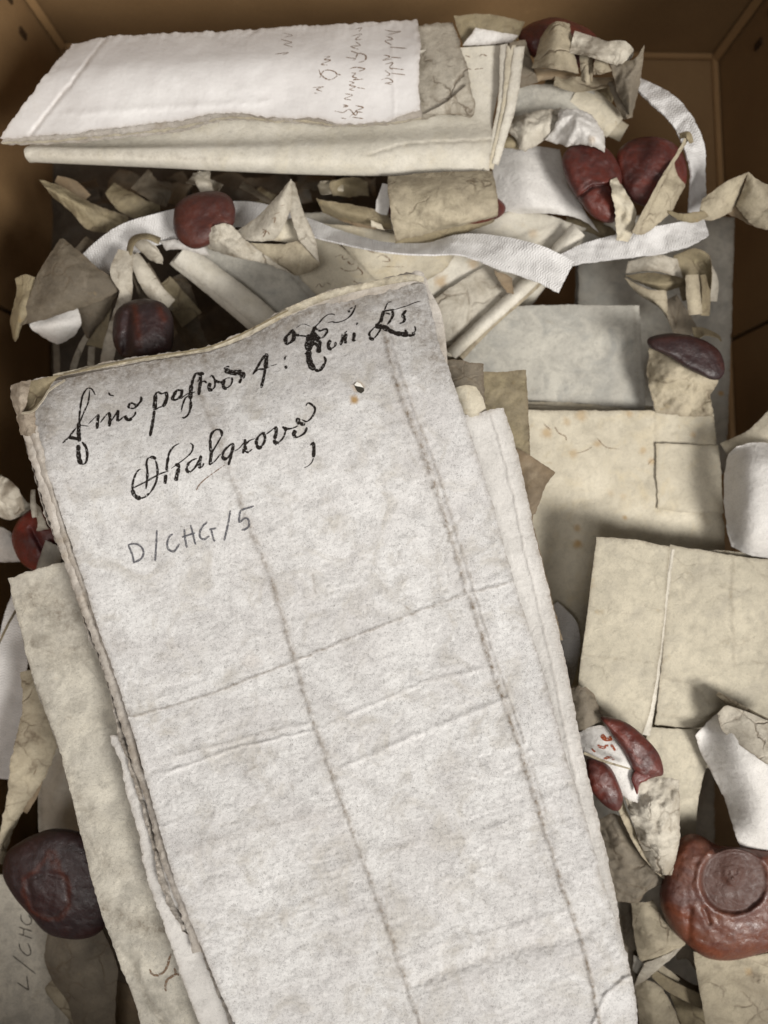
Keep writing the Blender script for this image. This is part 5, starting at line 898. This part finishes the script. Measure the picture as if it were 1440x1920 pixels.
ink('inscription', P_f, [
 (5,[(130,378),(110,410),(80,440),(75,480),(95,500),(125,485),(148,450),(140,400)]),(5,[(130,375),(160,415),(195,428)],1),(2.6,[(195,430),(240,432),(290,440)]),
 (2.2,[(520,245),(500,235),(455,240),(410,275),(370,320),(335,355)]),(5,[(345,340),(320,395),(300,440)],1),(11,[(300,420),(285,490),(280,560)],1),(8.5,[(283,560),(285,630),(300,690),(335,735)],1),(5,[(335,735),(375,745),(405,715),(425,680)]),(2.8,[(425,690),(435,650),(420,615)]),
 (7,[(310,400),(345,430),(380,465)],1),(9,[(300,470),(340,445),(375,470)],1),(7,[(378,470),(375,530),(370,585)],1),(5,[(300,520),(335,500),(372,530)],1),(3.6,[(340,360),(385,385),(440,370),(445,400),(415,440),(385,455)]),(3.4,[(390,385),(430,365)]),(3.8,[(245,590),(275,592),(300,600)]),(2.4,[(450,315),(490,305),(530,310),(580,300),(630,275),(670,235),(695,190),(705,155)]),(4,[(635,212),(655,205)],1),(3,[(650,190),(680,175)]),
 (1,[(170,360),(230,325),(300,345)]),(5,[(480,470),(460,505),(465,545),(490,545)],1),(3,[(490,545),(520,520),(525,485)]),(3.8,[(580,420),(590,445),(568,515)]),(3,[(585,465),(615,415)]),(4.6,[(620,410),(612,460),(615,500)],1),(4.6,[(692,400),(690,440),(680,480)],1),(2.4,[(680,485),(710,468)]),(4.2,[(712,318),(722,325)],1),(2,[(600,410),(630,385)]),
 (2,[(1030,125),(1005,128),(985,150),(965,200)]),(5,[(962,205),(945,250),(930,310)],1),(3.4,[(960,208),(1010,200),(1055,195)]),(2.2,[(1055,195),(1120,175),(1180,155),(1240,130),(1290,118)]),(3.4,[(1035,200),(1040,245),(1020,290),(990,330)]),(2.6,[(970,225),(1000,230),(1020,240)]),(4,[(925,300),(895,340),(880,350)]),
 (7.5,[(880,340),(920,345),(960,355),(1010,380)],1),(6.5,[(1000,378),(1060,405),(1120,415),(1180,425)],1),(5.5,[(1180,428),(1215,425),(1235,400)]),(2.2,[(1235,400),(1245,370),(1235,345)]),(2.6,[(880,350),(850,380),(828,410),(835,440)]),(5,[(830,440),(850,460),(870,455)],1),(2.6,[(870,455),(900,420),(925,380),(930,360)]),(3,[(1150,375),(1160,395),(1180,400)]),
 (4.4,[(1162,200),(1140,225),(1130,250),(1152,270)]),(4.4,[(1152,270),(1135,305),(1100,320)]),(5,[(940,5),(935,30)],1)], INK, md, T=TZ(520,540,4.8), k=1.38)
ink('inscription', P_f, [
 (2.8,[(212,355),(185,365),(155,400),(125,470),(112,540),(112,600)]),(6,[(110,590),(125,640),(160,675),(205,688)],1),(4.4,[(200,688),(250,672),(300,630)]),(2.8,[(300,635),(345,570),(380,490),(392,420),(388,330),(370,260)]),(4.4,[(375,245),(345,225),(310,225)],1),(3,[(312,222),(280,245),(268,300),(278,380),(275,470),(262,580)]),
 (3.4,[(110,575),(190,535),(280,490),(340,455),(395,425),(450,400),(520,378)]),(5,[(485,420),(482,470),(475,525)],1),(4,[(495,380),(500,300),(515,220)],1),(3,[(512,225),(530,165),(570,110),(610,82),(640,72)]),(2.2,[(760,65),(790,90),(785,140),(760,185),(700,240),(620,300),(545,352)]),(4.6,[(590,315),(625,310),(635,350)],1),(5.6,[(632,350),(612,420),(600,490)],1),
 (3.6,[(840,238),(790,255),(745,290),(720,345)]),(4.6,[(718,345),(730,385),(765,390)],1),(3.2,[(765,390),(810,345),(850,280),(862,250)]),(4.4,[(882,205),(868,280),(862,350)],1),(2.2,[(862,352),(895,330),(915,290)])], INK, md, T=TZ(230,820,6), k=1.38)
ink('inscription', P_f, [
 (3.8,[(220,375),(218,335),(195,315),(160,320),(128,355),(115,400)]),(4.4,[(115,400),(118,470),(125,530),(112,635)],1),(2.2,[(218,375),(180,440),(145,500),(125,545)]),(2.4,[(112,635),(160,595),(210,535)]),
 (3.8,[(320,435),(280,465),(240,510),(225,550)]),(4.8,[(225,550),(240,580),(268,572)],1),(3.8,[(268,575),(305,530),(322,470),(320,435)]),(3.6,[(318,470),(305,550),(280,635)],1),(1.8,[(335,508),(380,480),(420,430)]),(4,[(430,400),(428,460),(410,530)],1),(4.2,[(432,460),(440,510),(465,518)],1),(2.2,[(465,515),(495,490)]),(2.6,[(430,455),(470,415),(520,395)]),
 (3.6,[(585,345),(550,378),(532,420),(535,460)]),(5,[(535,455),(555,482),(580,465)],1),(3.2,[(580,465),(605,420),(608,375),(585,345)]),(4.4,[(580,345),(615,355)],1),(2.4,[(615,358),(650,335),(700,295)]),(5,[(705,285),(710,340),(695,400)],1),(5.4,[(692,405),(705,438),(735,430)],1),(2.6,[(735,430),(775,385),(795,330)]),(4,[(798,330),(790,305),(765,290)]),
 (3.6,[(765,290),(815,308),(870,298),(905,280)]),(5.6,[(885,320),(868,355),(885,388)],1),(4,[(885,390),(930,370),(965,345),(988,295)]),(6.5,[(912,210),(905,240),(925,262)],1),(5.4,[(925,262),(955,265),(965,255)],1),(2.8,[(940,225),(985,242),(1030,205),(1055,160),(1058,120),(1030,90),(995,75),(978,100)]),
 (3,[(1015,455),(1050,425)]),(5,[(1045,430),(1050,490),(1045,565)],1),(1.6,[(1045,570),(1030,610),(1000,640),(960,660)])], INK, md, T=TZ(370,740,4.8), k=1.38)
ink('inscription', P_f, [(2.2,[(1150,310),(1100,345),(1030,395),(960,445),(900,495),(850,550),(830,595)])], INKB, md, T=TZ(230,820,6), k=1.2)
ink('inscription', P_f, [(3.9,s,1) for s in (
 [(150,605),(138,540),(115,480),(98,440)],[(98,440),(150,430),(205,448),(235,500),(225,550),(190,580),(150,600)],[(356,308),(350,440),(340,588)],[(500,342),(470,365),(450,420),(455,470),(485,497),(520,490),(558,430)],[(602,298),(610,380),(625,465)],[(660,262),(682,350),(705,440)],[(583,372),(640,352),(700,332)],
 [(812,235),(775,265),(745,320),(745,370),(780,390),(830,360)],[(828,302),(892,290)],[(845,305),(868,395),(885,402)],[(1018,130),(995,260),(962,402)],[(1228,90),(1170,110),(1112,132),(1098,190),(1095,240)],[(1098,240),(1150,200),(1180,215),(1185,270),(1150,300),(1118,305)])], PENCIL, md, T=TZ(220,930,4.8))
ink('inscription', P_f, [(3,[(424,1917),(428,1912),(436,1914),(440,1920)])], INK, md)
rs2 = random.Random(5)
